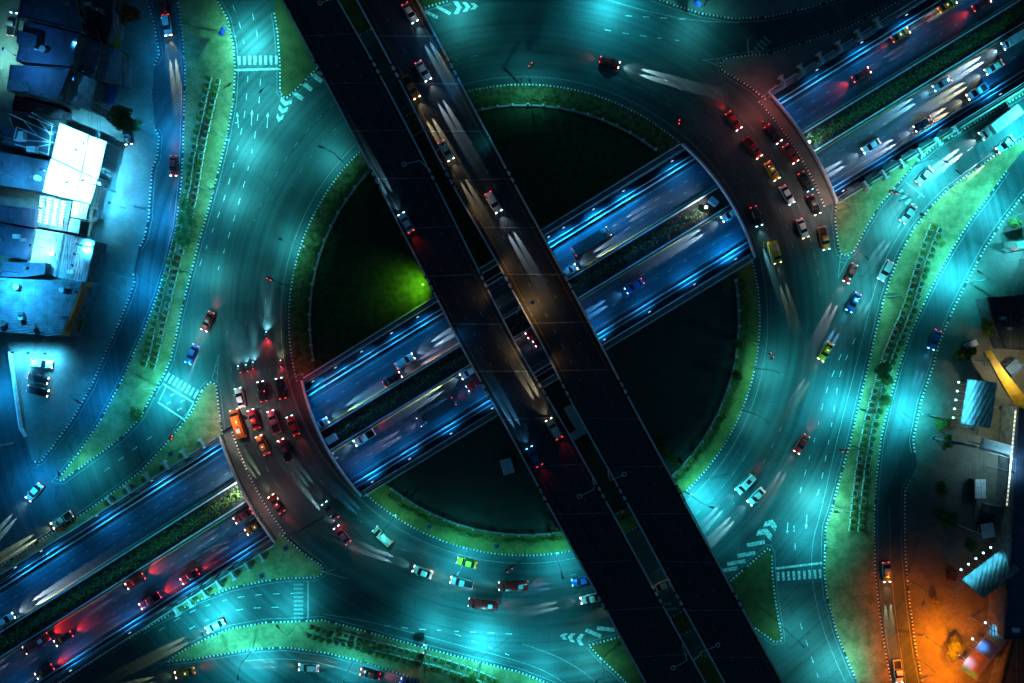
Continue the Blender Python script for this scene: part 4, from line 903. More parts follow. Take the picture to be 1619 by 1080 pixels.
V = [
# queue on the upper right bridge, heading down right
('sedan','red','W',(1160,191),(.58,.82),'r','red car last in its lane atop the upper right queue, brake lights glowing',.012,.09),
('pickup','red','Y',(1190,234),(.60,.80),'r','red pickup with black cargo bed in the upper right queue, behind the yellow taxi',.012,.01),
('taxi','yellow','Y',(1221,270),(.52,.85),'r','yellow taxi in the upper right queue between a red pickup and a white car',.012,.008),
('sedan','white','C',(1245,308),(.50,.87),'r','white car in the upper right queue, directly ahead of the yellow taxi',.02,.004),
('sedan','silver','Y',(1269,361),(.36,.93),'r','silver car at the front of the upper right queue, left of the orange pickup',.02,.004),
('pickup','orange','C',(1303,377),(.22,.97),'r','orange pickup at the front right of the upper right queue, closest to the outer kerb',.015,.004),
('sedan','red','Y',(1250,243),(.55,.83),'r','glossy red car in the outer lane of the upper right queue, behind two black cars',.01,.04),
('sedan','black','B',(1274,287),(.48,.87),'r','black car with blue headlights in the outer lane of the upper right queue',.03,.004),
('sedan','black','Y',(1287,324),(.40,.92),'r','black car with red bonnet glow just behind the orange pickup in the upper right queue',.02,.01),
('suv','black','W',(1222,212),(.62,.78),'r','black car with a pale headlight flare behind the glossy red car near the outer parapet',.012,.02),
('van','yellow','Y',(1225,399),(.28,.96),'r','bright yellow van driving down the inner side of the ring past the upper right queue',.14,.0),
('sedan','black','C',(1196,342),(.32,.95),'r','black car throwing a dazzling cyan headlight pool behind the yellow van',.35,.0),
# queue on the lower left bridge, heading up
('sedan','white','C',(379,629),(-.25,-.97),'r','white car at the front left of the lower left queue',.03,.01),
('sedan','black','W',(414,619),(-.2,-.98),'r','black car at the front of the lower left queue, in the middle lane',.03,.004),
('suv','black','W',(444,614),(-.2,-.98),'r','large black car with red tail lights at the front right of the lower left queue',.03,.03),
('sedan','red','W',(401,663),(-.35,-.94),'r','rosy red car in the lower left queue, right of the orange minibus',.01,.01),
('pickup','pink','P',(433,667),(-.32,-.95),'r','pink pickup in the second row of the lower left queue',.01,.01),
('sedan','red','C',(463,673),(-.38,-.92),'r','bright red car nearest the inner parapet in the lower left queue',.012,.05),
('taxi','orange','Y',(415,704),(-.42,-.91),'r','orange taxi with yellow rear edge, last but one in the lower left queue',.012,.01),
('pickup','maroon','Y',(451,712),(-.42,-.91),'r','maroon pickup with pale sides at the back of the lower left queue',.012,.02),
('bus','orange','W',(376,670),(-.30,-.95),'r','long orange minibus along the outer kerb of the lower left queue',.01,.01),
# moving round the lower ring
('sedan','maroon','Y',(437,797),(-.58,-.81),'r','dark red car with twin cream beams on the ring just below the lower left bridge',.22,.06),
('sedan','grey','C',(522,808),(-.62,-.78),'r','grey car with red tail glow on the inner lane of the lower left ring',.10,.05),
('sedan','pink','W',(541,846),(-.62,-.78),'r','pink car with bright white beams on the outer lane of the lower left ring',.35,.03),
('van','cream','B',(605,848),(-.72,-.69),'r','cream van with blue headlights on the inner lane of the lower ring',.12,.0),
('sedan','white','W',(668,905),(-.93,-.36),'r','white car with long white beams in the middle of the lower ring',.32,.0),
('pickup','silver','Y',(730,921),(-.97,-.24),'r','silver pickup following the white car round the lower ring',.30,.0),
('bus','red','W',(812,926),(-.998,.04),'r','red minibus with white headlights on the bottom of the ring',.20,.05),
('bus','red','C',(764,955),(-.99,-.12),'r','bright red minibus alone on the outer lane at the bottom of the ring',.04,.06),
('sedan','yellow','C',(738,890),(-.96,-.26),'r','yellow car on the inner lane at the bottom of the ring',.10,.0),
('sedan','blue','B',(920,919),(-.985,.17),'r','blue car just left of the flyovers at the bottom of the ring',.22,.03),
('pickup','white','W',(936,946),(-.97,.22),'r','white pickup next to the blue car, left of the flyovers',.26,.0),
('sedan','cream','Y',(1046,927),(-.9,.42),'r','cream car seen in the gap between the two flyovers',.2,.0),
# right part of the ring and its approach
('van','white','C',(1178,765),(-.68,.73),'r','white van with cyan beams in the inner lane on the lower right of the ring',.45,.04),
('sedan','white','W',(1196,785),(-.70,.71),'r','white car with bright beams outside the white van on the lower right of the ring',.42,.0),
('sedan','red','P',(1268,702),(-.52,.85),'r','red car alone in the wide teal junction on the right',.25,.08),
('sedan','red','P',(1345,432),(-.44,.90),'r','red car with a pink beam at the mouth of the right approach road',.30,.09),
('sedan','blue','B',(1350,478),(-.48,.88),'r','blue car with a blue beam behind the cream car on the right approach',.35,.0),
('taxi','yellow','Y',(1306,556),(-.52,.85),'r','yellow taxi on the right approach left of the planter rows',.18,.03),
('suv','silver','C',(1400,428),(-.48,.88),'r','silver car close to the right median kerb on the approach road',.20,.0),
('sedan','grey','C',(1436,338),(-.58,.81),'r','grey car at the bend of the right approach road',.28,.0),
('lorry','white','W',(1578,196),(-.80,.60),'r','long white truck with thick white beams at the top right bend',.9,.0),
('sedan','silver','C',(1462,278),(-.66,.75),'r','silver car on the top right bend ahead of the long white truck',.25,.0),
('sedan','white','W',(1590,228),(-.76,.65),'r','white car on the inner side of the top right bend',.2,.0),
('sedan','blue','B',(1478,537),(-.36,.93),'r','blue car on the outer frontage road right of the planter rows',.25,.0),
('sedan','silver','Y',(1402,905),(.08,.99),'r','silver car with cream beams on the orange lit frontage road',.30,.0),
('pickup','white','W',(1420,1062),(.12,.99),'r','white pickup at the bottom edge of the orange lit frontage road',.25,.0),
# top of the ring
('sedan','red','W',(964,98),(.95,.27),'r','red car with two long white beams crossing the top of the ring',.65,.05),
# left roads
('suv','white','Y',(264,40),(.13,.99),'r','white car with warm beams at the top of the dark blue road',.45,.03),
('sedan','red','P',(274,262),(-.02,1),'r','red car in the middle of the dark blue road opposite the market canopy',.10,.09),
('sedan','maroon','B',(258,12),(.12,.99),'r','maroon car at the top edge of the dark blue road',.1,.06),
('sedan','red','W',(328,508),(-.40,.92),'r','red car heading for the painted waiting box on the left',.40,.08),
('sedan','blue','B',(303,560),(-.42,.91),'r','blue car just before the left crosswalk',.15,.05),
('sedan','white','W',(54,778),(-.66,.75),'r','white car with bright beams where the left roads merge',.40,.0),
('pickup','cream','Y',(98,822),(-.85,.53),'r','cream pickup with long warm beams just above the highway at the left edge',.50,.0),
('sedan','white','Y',(340,990),(-.88,.45),'r','white car with warm beams beside the tip of the bottom median',.35,.0),
('taxi','orange','Y',(292,1064),(-.95,.25),'r','orange taxi at the bottom edge left of the bottom median',.15,.05),
('sedan','silver','Y',(488,1056),(-.99,-.05),'r','silver car on the curving road below the bottom median',.20,.0),
('sedan','red','Y',(585,1066),(-.97,-.22),'r','red car following the silver car below the bottom median',.12,.10),
('sedan','blue','B',(648,1082),(-.9,-.3),'r','blue car at the bottom edge below the planter boxes',.10,.0),
('suv','black','Y',(202,212),(.1,1),'r','black car parked under the round street tree',0,0),
('suv','white','W',(66,575),(1,.1),'r','white car parked closest to the lit shopfront in the small car park',0,0),
('sedan','black','W',(60,598),(.96,.28),'r','black car parked between the white car and another black car',0,0),
('suv','black','W',(60,618),(.96,.25),'r','black car parked last in the small car park, farthest from the shopfront',0,0),
('pickup','silver','C',(19,38),(.15,-.99),'r','silver pickup parked in the top left yard',0,0),
]
hd = (.852, -.524); sd = (-.852, .524)
V += [
('sedan','white','W',(8,981),hd,'T','white car on the upper carriageway at the far left edge',.5,0),
('sedan','silver','C',(505,672),hd,'T','silver car with cyan beams entering the upper carriageway from the lower left bridge',.5,0),
('suv','white','W',(640,571),hd,'T','white car on the upper carriageway just left of the flyovers',.6,0),
('sedan','maroon','P',(620,600),hd,'T','maroon car with a pink beam beside the median left of the flyovers',.35,.02),
('sedan','white','W',(898,429),hd,'T','white car with beams on the upper carriageway just right of the flyovers',.5,0),
('lorry','grey','Y',(935,382),hd,'T','long grey truck on the upper carriageway inside the roundabout',.2,0),
('sedan','red','P',(1362,118),hd,'T','red car on the upper carriageway right of the roundabout',.08,.12),
('taxi','orange','Y',(1424,55),hd,'T','orange taxi on the upper carriageway near the top edge',.2,.03),
('taxi','yellow','Y',(1498,8),hd,'T','yellow taxi on the upper carriageway at the top edge',.15,.03),
('sedan','red','P',(1552,6),hd,'T','red car on the upper carriageway at the top edge, next to the yellow taxi',.1,.1),
('sedan','white','W',(742,588),sd,'T','white car beside the median on the lower carriageway left of the flyovers',.5,0),
('sedan','red','B',(752,607),sd,'T','red car behind the grey truck on the lower carriageway left of the flyovers',.1,.08),
('pickup','white','W',(576,692),sd,'T','white pickup about to pass under the lower left bridge',.4,.05),
('lorry','grey','P',(690,651),sd,'T','long grey truck on the lower carriageway left of the flyovers',.22,.03),
('sedan','blue','B',(1003,452),sd,'T','blue car on the lower carriageway right of the flyovers',.5,0),
('sedan','white','W',(1155,339),sd,'T','white car just out from under the upper right bridge',.6,0),
('sedan','red','P',(846,523),sd,'T','red car glimpsed in the gap between the flyovers',.06,.10),
('sedan','maroon','P',(858,536),sd,'T','maroon car glimpsed in the gap between the flyovers, behind the red one',.05,.08),
('sedan','white','W',(1378,231),sd,'T','white car nearest the upper right bridge on the lower carriageway',.5,0),
('pickup','white','Y',(1545,145),sd,'T','white pickup in the outer lane of the lower carriageway at the right',.6,0),
('sedan','cream','Y',(1572,106),sd,'T','cream car in the middle lane of the lower carriageway at the right',.6,0),
('box','white','W',(1605,62),sd,'T','white box truck with thick white beams at the right edge of the lower carriageway',.9,0),
('sedan','silver','C',(1490,132),sd,'T','silver car with cyan beams beside the median at the right',.5,0),
('sedan','black','W',(1460,196),sd,'T','black car in the outer lane of the lower carriageway at the right',.5,0),
('suv','red','P',(214,919),sd,'T','large red car on the lower carriageway left of the lower left bridge',.06,.22),
('pickup','pink','P',(237,950),sd,'T','pink pickup in the outer lane left of the lower left bridge',.06,.24),
('bus','red','P',(58,1017),sd,'T','red minibus beside the median at the lower left corner',.08,.22),
('sedan','red','P',(384,816),sd,'T','red car just out from under the lower left bridge',.08,.2),
('taxi','orange','Y',(402,834),sd,'T','orange taxi next to the red car under the edge of the lower left bridge',.1,.06),
('sedan','maroon','P',(100,1010),sd,'T','maroon car in the middle lane near the lower left corner',.05,.14),
('sedan','maroon','P',(70,1062),sd,'T','maroon car in the outer lane at the lower left corner',.05,.14),
('sedan','red','P',(300,912),sd,'T','red car in the outer lane some way left of the lower left bridge',.04,.08),
]
nw = (-.50,-.866); se = (.50,.866)
V += [
('sedan','white','C',(642,352),nw,'D','white car with a cyan beam on the lower left flyover near the top',.5,.03),
('suv','cream','Y',(876,678),nw,'D','cream car with twin warm beams on the lower left flyover at the centre',.75,.03),
('sedan','blue','B',(845,722),nw,'D','blue car with a blue beam in the slow lane of the lower left flyover',.6,.02),
('sedan','silver','C',(648,20),se,'D','silver car with a cyan beam at the top of the upper right flyover',.7,0),
('sedan','white','W',(669,112),se,'D','white car with long beams in the middle lane of the upper right flyover',.7,0),
('pickup','orange','Y',(650,138),se,'D','orange pickup with warm beams hugging the left parapet of the upper right flyover',.7,0),
('suv','white','W',(780,320),se,'D','white car above the highway on the upper right flyover',.8,0),
('sedan','cream','Y',(705,238),se,'D','cream car with warm beams at the left parapet of the upper right flyover',.5,0),
]
for v in V: put(*v[:7], *v[7:])
for k, r in PROTO.items():
    if 'fresh' in r: bpy.data.objects.remove(r)
# brighter beams on the busy right bridge come from the cars themselves; motorcycles with riders
def limb(mb, pts, radii, n=8):
    pts = [Vector(p) for p in pts]; rings = []
    for i, p in enumerate(pts):
        d = (pts[min(i+1, len(pts)-1)]-pts[max(i-1, 0)]).normalized(); a = d.orthogonal().normalized(); b = d.cross(a)
        rings += [p+a*cos(2*pi*k/n)*radii[i]+b*sin(2*pi*k/n)*radii[i] for k in range(n)]
    fs = [(i*n+k, i*n+(k+1)%n, (i+1)*n+(k+1)%n, (i+1)*n+k) for i in range(len(pts)-1) for k in range(n)]+[tuple(range(n))[::-1], tuple((len(pts)-1)*n+k for k in range(n))]
    mb.add(rings, fs)
def skin_body(name, m, parent):
    J = {'pelvis':(-.25,0,.86,.15),'spine':(-.2,0,1.08,.15),'chest':(-.1,0,1.28,.17),'neck':(-.03,0,1.44,.06),'head':(0,0,1.56,.1),'crown':(.0,0,1.66,.09)}
    E = [('pelvis','spine'),('spine','chest'),('chest','neck'),('neck','head'),('head','crown')]
    for s, q in ((1,'l'),(-1,'r')):
        J.update({'sh'+q:(-.08,.19*s,1.34,.07),'el'+q:(.12,.27*s,1.1,.05),'wr'+q:(.36,.27*s,1.03,.035),'ha'+q:(.44,.26*s,1.03,.03),
                  'hip'+q:(-.22,.12*s,.82,.1),'kn'+q:(.18,.17*s,.76,.075),'an'+q:(.08,.17*s,.38,.05),'to'+q:(.24,.17*s,.34,.035)})
        E += [('chest','sh'+q),('sh'+q,'el'+q),('el'+q,'wr'+q),('wr'+q,'ha'+q),('pelvis','hip'+q),('hip'+q,'kn'+q),('kn'+q,'an'+q),('an'+q,'to'+q)]
    ks = list(J); me = bpy.data.meshes.new(name); me.from_pydata([J[k][:3] for k in ks], [(ks.index(a), ks.index(b)) for a, b in E], []); me.materials.append(m)
    o = bpy.data.objects.new(name, me); COL.objects.link(o); o.parent = parent
    md = o.modifiers.new('skin', 'SKIN'); sv = me.skin_vertices[0].data
    for i, k in enumerate(ks): sv[i].radius = (J[k][3], J[k][3]); sv[i].use_root = (k == 'pelvis')
    o.modifiers.new('sub', 'SUBSURF').levels = 1; o.modifiers['sub'].render_levels = 1
    dg = bpy.context.evaluated_depsgraph_get(); m2 = bpy.data.meshes.new_from_object(o.evaluated_get(dg)); o.modifiers.clear(); o.data = m2
    if not m2.materials: m2.materials.append(m)
    return o
M_helm = {c: mat('helmet '+c, CC[c], .3, noise=0, coat=.5) for c in ('white','black','red','blue')}
M_cloth = {c: mat('cloth '+c, tuple(x*.7 for x in CC[c]), .9, noise=.2) for c in ('blue','white','black','red','grey')}
M_skin = mat('skin', (.35,.2,.13), .6, noise=0)
MP = [None]
for i, (px, d, mc, cc, hcn, where, beam, brk) in enumerate([
    ((378,583),(-.3,-.95),'black','grey','W','first motorcycle from the left waiting ahead of the lower left queue',.15,.01),
    ((390,581),(-.25,-.97),'black','blue','C','second motorcycle from the left ahead of the lower left queue',.25,.01),
    ((400,577),(.0,-1),'blue','white','C','third motorcycle from the left ahead of the lower left queue, blue',.35,.01),
    ((444,574),(-.05,-1),'red','red','Y','motorcycle waiting alone nearest the inner kerb on the left',.10,.02),
    ((421,529),(.0,-1),'blue','black','C','motorcycle with a dazzling cyan headlight riding up the left of the ring',.6,.06),
    ((1210,197),(.6,.8),'black','grey','Y','motorcycle with orange lights behind the black car in the upper right queue',.04,.01)]):
    x, y = W2(px, .7); rz = atan2(-d[1], d[0]); root = tag(empty('motorcycle', (x, y, .01), rz), where, 'motorcycle')
    for wx in (-.62, .64):
        g = MB(); 
        for k in range(14):
            a, b = 2*pi*k/14, 2*pi*(k+1)/14; g.tube([(wx+cos(a)*.24,0,.3+sin(a)*.24),(wx+cos(b)*.24,0,.3+sin(b)*.24)], .055, n=5)
        g.tube([(wx,-.05,.3),(wx,.05,.3)], .16, n=10); g.build('wheel', M_tyre, root)
    g = MB(); limb(g, [(-.75,0,.62),(-.35,0,.6),(.0,0,.5),(.3,0,.6),(.5,0,.85)], [.09,.14,.14,.12,.08]); g.tube([(.5,0,.9),(.64,0,.3)], .045); g.tube([(-.3,0,.45),(-.62,0,.3)], .04); g.build('body', mat('car paint '+mc, CC[mc], .3, noise=0), root, True)
    g = MB(); limb(g, [(-.78,0,.74),(-.4,0,.78),(-.05,0,.72)], [.07,.12,.08]); g.build('seat', M_dark, root)
    g = MB(); g.tube([(.42,-.33,1.0),(.5,0,.97),(.42,.33,1.0)], .025, n=6); g.build('handlebar', M_steel, root)
    g = MB(); g.box(.56,.66,-.09,.09,.8,.95); g.build('headlight', lens(HC[hcn], 10), root)
    g = MB(); g.box(-.9,-.82,-.07,.07,.66,.76); g.build('taillight', lens((1,.03,.02), 10), root)
    spot('headlight_beam', root, (.68,0,.86), (9,0,.2), HC[hcn], G*beam, 24, .9, .05)
    spot('headlight_beam', root, (.68,0,.9), (3,0,-.4), HC[hcn], G*beam*.12, 90, 1, .05)
    spot('brake_glow', root, (-.92,0,.72), (-2.5,0,0), (1,.02,.02), G*brk, 120)
    pr = tag(empty('person', (x, y, .01), rz), 'helmeted rider in %s on the %s' % (cc, ('leftmost waiting motorcycle','second waiting motorcycle from the left','third waiting motorcycle from the left','motorcycle near the inner kerb','motorcycle with dazzling cyan headlight','motorcycle with orange lights')[i]), 'person')
    if MP[0] is None: MP[0] = skin_body('body', M_skin, pr); b_ = MP[0]
    else: b_ = MP[0].copy(); COL.objects.link(b_); b_.parent = pr
    g = MB(); limb(g, [(-.27,0,.82),(-.2,0,1.08),(-.1,0,1.30),(-.05,0,1.4)], [.17,.18,.21,.1], 10)
    for s in (1,-1): limb(g, [(-.09,.16*s,1.34),(.12,.27*s,1.1),(.33,.27*s,1.035)], [.095,.068,.05])
    g.build('jacket', M_cloth[cc], pr, True)
    g = MB()
    for s in (1,-1): limb(g, [(-.25,.09*s,.84),(.18,.17*s,.76),(.085,.17*s,.42)], [.13,.095,.065])
    g.build('trousers', M_cloth['black'], pr, True)
    g = MB(); bm = bmesh.new(); bmesh.ops.create_icosphere(bm, subdivisions=2, radius=.155)
    g.add([(v.co.x*1.1+.0, v.co.y, v.co.z+1.62) for v in bm.verts if True], [tuple(v.index for v in f.verts) for f in bm.faces]); bm.free(); g.build('helmet', M_helm[('white','black','red','blue')[i % 4]], pr, True)
# ------------------------------------------------------------ buildings on the left
def roofm(c, corr=0, rough=.6): 
    nm = 'roof %s %d' % (c, corr)
    if nm in MATS: return MATS[nm]
    m = mat(nm, c, rough, noise=.35, scale=.5)
    if corr:
        nt = m.node_tree; b = nt.nodes['Principled BSDF']; tc = nt.nodes.new('ShaderNodeTexCoord'); mp = nt.nodes.new('ShaderNodeMapping'); mp.inputs['Rotation'].default_value[2] = radians(corr)
        w = nt.nodes.new('ShaderNodeTexWave'); w.inputs['Scale'].default_value = .55; nt.links.new(tc.outputs['Object'], mp.inputs[0]); nt.links.new(mp.outputs[0], w.inputs[0])
        bp = nt.nodes.new('ShaderNodeBump'); bp.inputs['Distance'].default_value = .12; bp.inputs['Strength'].default_value = .8; nt.links.new(w.outputs['Fac'], bp.inputs['Height']); nt.links.new(bp.outputs[0], b.inputs['Normal'])
    return m
NAVY = (.055,.075,.13); SL = (.16,.20,.24)
def building(px, h, col, label, corr=0, par=.35, wall=M_concd, cat='building', name='building', base=0.0, trim=None):
    poly = ccw(P2(px, h)); c = sum((Vector(p) for p in poly), Vector((0, 0)))/len(poly)
    root = tag(empty(name, (c.x, c.y, 0)), label, cat); q = [(p[0]-c.x, p[1]-c.y) for p in poly]
    g = MB(); g.prism([(p[0]*.985, p[1]*.985) for p in q], base, h-.2); g.build('wall', wall, root)
    g = MB(); g.prism(q, h-.2, h); r = g.build('roof', roofm(col, corr), root)
    if par:
        g = MB(); pts = q+[q[0]]
        for i in range(len(q)):
            ribpts = [pts[i], pts[i+1]]; wallrib(g, offset(ribpts, .12), .2, h+.002+.003*i, h+par)
        g.build('roof_edge', trim if trim else roofm(col), r)
    rn = random.Random(len(label)*7+int(h*10)); (x0, x1), (y0, y1) = [(min(p[k] for p in q), max(p[k] for p in q)) for k in (0, 1)]
    def inside(x, y):
        c_ = False
        for i in range(len(q)):
            (ax, ay), (bx, by) = q[i], q[i-1]
            if (ay > y) != (by > y) and x < (bx-ax)*(y-ay)/(by-ay)+ax: c_ = not c_
        return c_
    if cat == 'building' and (x1-x0)*(y1-y0) > 30:
        for _ in range(min(9, 2+int((x1-x0)*(y1-y0)/28))):
            ux, uy = rn.uniform(x0, x1), rn.uniform(y0, y1); s = rn.uniform(.35, .8)
            if not all(inside(ux+a*1.1, uy+b*1.1) for a in (-1, 1) for b in (-1, 1)): continue
            g = MB()
            if rn.random() < .3: g.tube([(ux,uy,h+.002),(ux,uy,h+1.1)], s*.9, n=12)
            else: g.box(ux-s, ux+s, uy-s*.6, uy+s*.6, h+.002, h+.7)
            g.build('roof_unit', rn.choice([M_steel, M_concd, M_concd, M_rail]), r)
        for k in range(1, max(2, int((x1-x0)/2.6))):   # sheet seams
            xx = x0+k*2.6; ys = [yy for yy in [y0+.3*j for j in range(int((y1-y0)/.3))] if inside(xx, yy)]
            if len(ys) > 6: g = MB(); g.box(xx-.03, xx+.03, min(ys)+.4, max(ys)-.4, h+.003, h+.05); g.build('roof_seam', M_concd, r)
    # windows and a door on the longest street side
    e = max(range(len(q)), key=lambda i: (Vector(q[i])-Vector(q[(i+1) % len(q)])).length); a = Vector(q[e])*.985; b = Vector(q[(e+1) % len(q)])*.985; d = (b-a); L = d.length; d.normalize(); nn = Vector((d.y, -d.x))
    M = Matrix(((d.x, nn.x, 0, a.x), (d.y, nn.y, 0, a.y), (0, 0, 1, 0), (0, 0, 0, 1)))
    if base < .5 and L > 4 and cat == 'building':
        for f in range(max(1, int(h//3.2))):
            for k in range(int(L//3)):
                g = MB(); g.box(1+k*3, 2.6+k*3, .002, .05, 1+f*3.1, 2.4+f*3.1, 0, M); g.build('window', M_glass, root)
    return root
B = building
B([(38,-40),(112,-40),(128,51),(40,30),(30,30)], 10, NAVY, 'large navy flat roofed building at the top left edge', 0)
B([(40,34),(126,54),(114,106),(26,97)], 9.4, NAVY, 'navy flat roofed building, second from the top in the left block', 0)
B([(17,103),(112,108),(93,158),(12,143)], 9, NAVY, 'navy flat roofed building, third from the top with a ribbed annex', 0)
B([(28,48),(60,56),(57,76),(27,69)], 11, (.04,.05,.08), 'small dark roof box rising over the second navy roof', 0, .3)
B([(14,125),(40,128),(47,146),(12,143)], 9.6, (.1,.13,.16), 'little ribbed grey roof on the third navy building', 80, 0)
B([(127,54),(163,70),(150,128),(116,104)], 6.5, SL, 'slate blue sloping shed roof right of the navy roofs', 80)
B([(165,72),(190,80),(192,133),(153,128)], 5.6, (.2,.25,.28), 'narrow grey blue shed roof near the left pavement', 80)
B([(125,27),(150,38),(158,67),(130,51)], 6.8, (.22,.012,.02), 'dark red tin roof beside the top navy building')
B([(112,-10),(148,-10),(156,30),(150,36),(122,22)], 5, (.10,.11,.10), 'cluttered brown roof with pale scraps at the top left')
B([(150,-10),(178,-10),(178,40),(168,66),(158,40)], 6, (.03,.035,.05), 'dark narrow roof between the cluttered roof and the awnings')
B([(112,107),(153,129),(143,174),(103,158)], 7.4, (.34,.36,.32), 'grey billboard style roof with pale curved paintwork beside the market')
B([(53,160),(101,174),(97,187),(50,178)], 4, (.16,.18,.2), 'small corrugated roof above the market canopies', 80)
B([(25,150),(54,160),(50,180),(20,176)], 5, (.14,.02,.03), 'small dark red roof left of the corrugated one')
B([(-20,190),(26,204),(22,219),(-20,210)], 5.5, NAVY, 'navy roof at the left edge above the steel frame')
B([(-20,236),(78,254),(68,304),(-20,290)], 6, (.045,.07,.10), 'dark blue roof left of the white market canopy')
B([(-20,320),(58,331),(54,360),(-20,347)], 6.2, NAVY, 'navy roof left of the canopy framework')
B([(-20,350),(53,363),(44,412),(-20,400)], 6.4, NAVY, 'navy roof with small vents left of the lit platform')
B([(3,414),(74,416),(72,434),(40,438),(0,438)], 6.8, (.05,.07,.11), 'dark roof strip above the big warehouse')
B([(-20,438),(130,446),(98,532),(-20,524)], 8, (.13,.19,.24), 'big corrugated warehouse roof with an orange right edge', 85, 0)
B([(101,369),(151,381),(136,447),(88,438)], 5.5, (.30,.38,.42), 'pale blue corrugated roof with three lamps on it', 10, .2)
B([(152,-10),(176,-10),(180,54),(160,50)], 3.5, (.05,.07,.12), 'low dark stall roof beside the awnings', 0, 0, cat='stall', name='stall') if 0 else None
root = tag(empty('awning', (*W2((180,30), 4), 0)), 'blue, white and orange striped awning above the yellow one', 'awning')
for (q, c) in (([(176,-6),(184,-6),(188,22),(178,24)], (.03,.07,.4)), ([(178,25),(188,23),(189,40),(176,42)], (.4,.5,.6)), ([(184,-6),(187,-6),(192,38),(189,38)], (.5,.1,.03))):
    g = MB(); z = 4+.01*q[0][0]/10; g.prism([(p[0]-root.location.x, p[1]-root.location.y) for p in ccw(P2(q, 4))], z, z+.06); g.build('panel', roofm(c), root)
def awning(px, h, col, label, stripes=0):
    poly = ccw(P2(px, h)); c = sum((Vector(p) for p in poly), Vector((0, 0)))/len(poly); root = tag(empty('awning', (c.x, c.y, 0)), label, 'awning'); q = [(p[0]-c.x, p[1]-c.y) for p in poly]
    g = MB(); g.prism(q, h, h+.08); g.build('canvas', roofm(col), root)
    for p in q: g = MB(); g.tube([(p[0]*.95, p[1]*.95, 0), (p[0]*.95, p[1]*.95, h)], .05, n=6); g.build('post', M_steel, root)
    return root
awning([(169,55),(190,58),(191,77),(167,72)], 3.2, (.45,.38,.05), 'yellow ribbed awning in the top left forecourt')
awning([(155,131),(187,139),(181,166),(150,160)], 3, (.05,.22,.65), 'bright blue tarpaulin awning beside the grey painted roof')
awning([(148,330),(158,333),(157,346),(147,342)], 2.6, (.03,.035,.04), 'small black awning below the white market canopy')
awning([(128,348),(142,351),(138,375),(124,372)], 2.8, (.04,.05,.035), 'dark olive awning beside the pale blue corrugated roof')
# warehouse orange edge
z = 8.1; root = tag(empty('roof_trim', (0, 0, 0)), 'orange fascia strip along the right edge of the big warehouse', 'fascia')
g = MB(); ribbon(g, P2([(131,448),(113,495),(98,530)], z), .7, z); wallrib(g, P2([(128,449),(146,451)], z), 1.2, z-.3, z-.02); wallrib(g, P2([(99,528),(111,529)], z), .8, z-.3, z-.02)
wallrib(g, P2([(131.5,448),(113.5,495),(98.5,530)], z), .3, 5.5, z-.03); g.build('fascia', roofm((.45,.11,.03)), root)
# white market canopies with floodlights
M_canvas = mat('white canvas', (.82,.83,.83), .7, noise=.06, scale=.4)
def canopy(px, h, label, m=M_canvas):
    poly = ccw(P2(px, h)); c = sum((Vector(p) for p in poly), Vector((0, 0)))/len(poly); root = tag(empty('market_canopy', (c.x, c.y, 0)), label, 'canopy'); q = [(p[0]-c.x, p[1]-c.y) for p in poly]
    g = MB(); g.prism(q, h, h+.1); g.build('canvas', m, root)
    for p in q: g = MB(); g.tube([(p[0]*.96, p[1]*.96, 0), (p[0]*.96, p[1]*.96, h)], .08, n=6); g.build('post', M_steel, root)
    g = MB(); a = (Vector(q[0])+Vector(q[1]))/2; b = (Vector(q[2])+Vector(q[3]))/2; g.tube([(a.x,a.y,h+.12),(b.x,b.y,h+.12)], .05, n=5); g.build('ridge_seam', M_steel, root); return root
canopy([(95,195),(140,213),(129,271),(82,249)], 6.2, 'large dazzling white market canopy, uppermost of the group')
canopy([(142,215),(169,224),(155,283),(131,272)], 5.8, 'narrow dazzling white canopy along the street side of the market')
canopy([(81,251),(128,273),(117,316),(65,303)], 6.0, 'lower left dazzling white market canopy with a rosy lower edge')
canopy([(130,274),(154,284),(143,322),(118,316)], 5.6, 'lower right white market canopy near the power pole')
canopy([(116,318),(141,323),(136,347),(112,343)], 5.2, 'small square white canopy below the market')
canopy([(112,345),(128,348),(124,370),(107,366)], 4.8, 'pale cyan translucent canopy under the small square one', roofm((.4,.55,.55)))
B([(56,362),(101,369),(87,437),(43,416)], 5.2, (.4,.5,.55), 'lit platform roof with scattered white poles left of the corrugated roof', 0, .2)
g = MB(); 
for a, b in (((80,370),(94,395)),((92,375),(84,412)),((84,380),(92,410)),((76,395),(88,418)),((86,372),(90,412))): g.tube([Vector(W(*a, 5.6)), Vector(W(*b, 5.7))], .09, n=5)
tag(g.build('loose_poles', M_canvas), 'heap of white poles on the lit platform roof', 'poles')
# open roof frame with rows of fittings
root = tag(empty('roof_framework', (0, 0, 0)), 'open roof with rows of white slatted fittings below the market canopies', 'roof frame')
g = MB(); poly = ccw(P2([(65,306),(112,318),(104,366),(57,358)], 5)); g.prism(poly, 0, 4.6); g.build('wall', M_concd, root)
for k in range(4):
    g = MB(); a = W(67+k*11.5, 309+k*2.6, 5.2); b = W(60+k*11.5, 352+k*2.6, 5.2)
    for j in range(9):
        p = a.lerp(b, (j+.5)/9); g.box(p.x-.42, p.x+.42, p.y-.17, p.y+.17, 4.62, 5.1)
    g.box(a.x-.75, a.x-.5, b.y, a.y, 4.62, 4.9); g.build('slat_row', M_canvas, root)
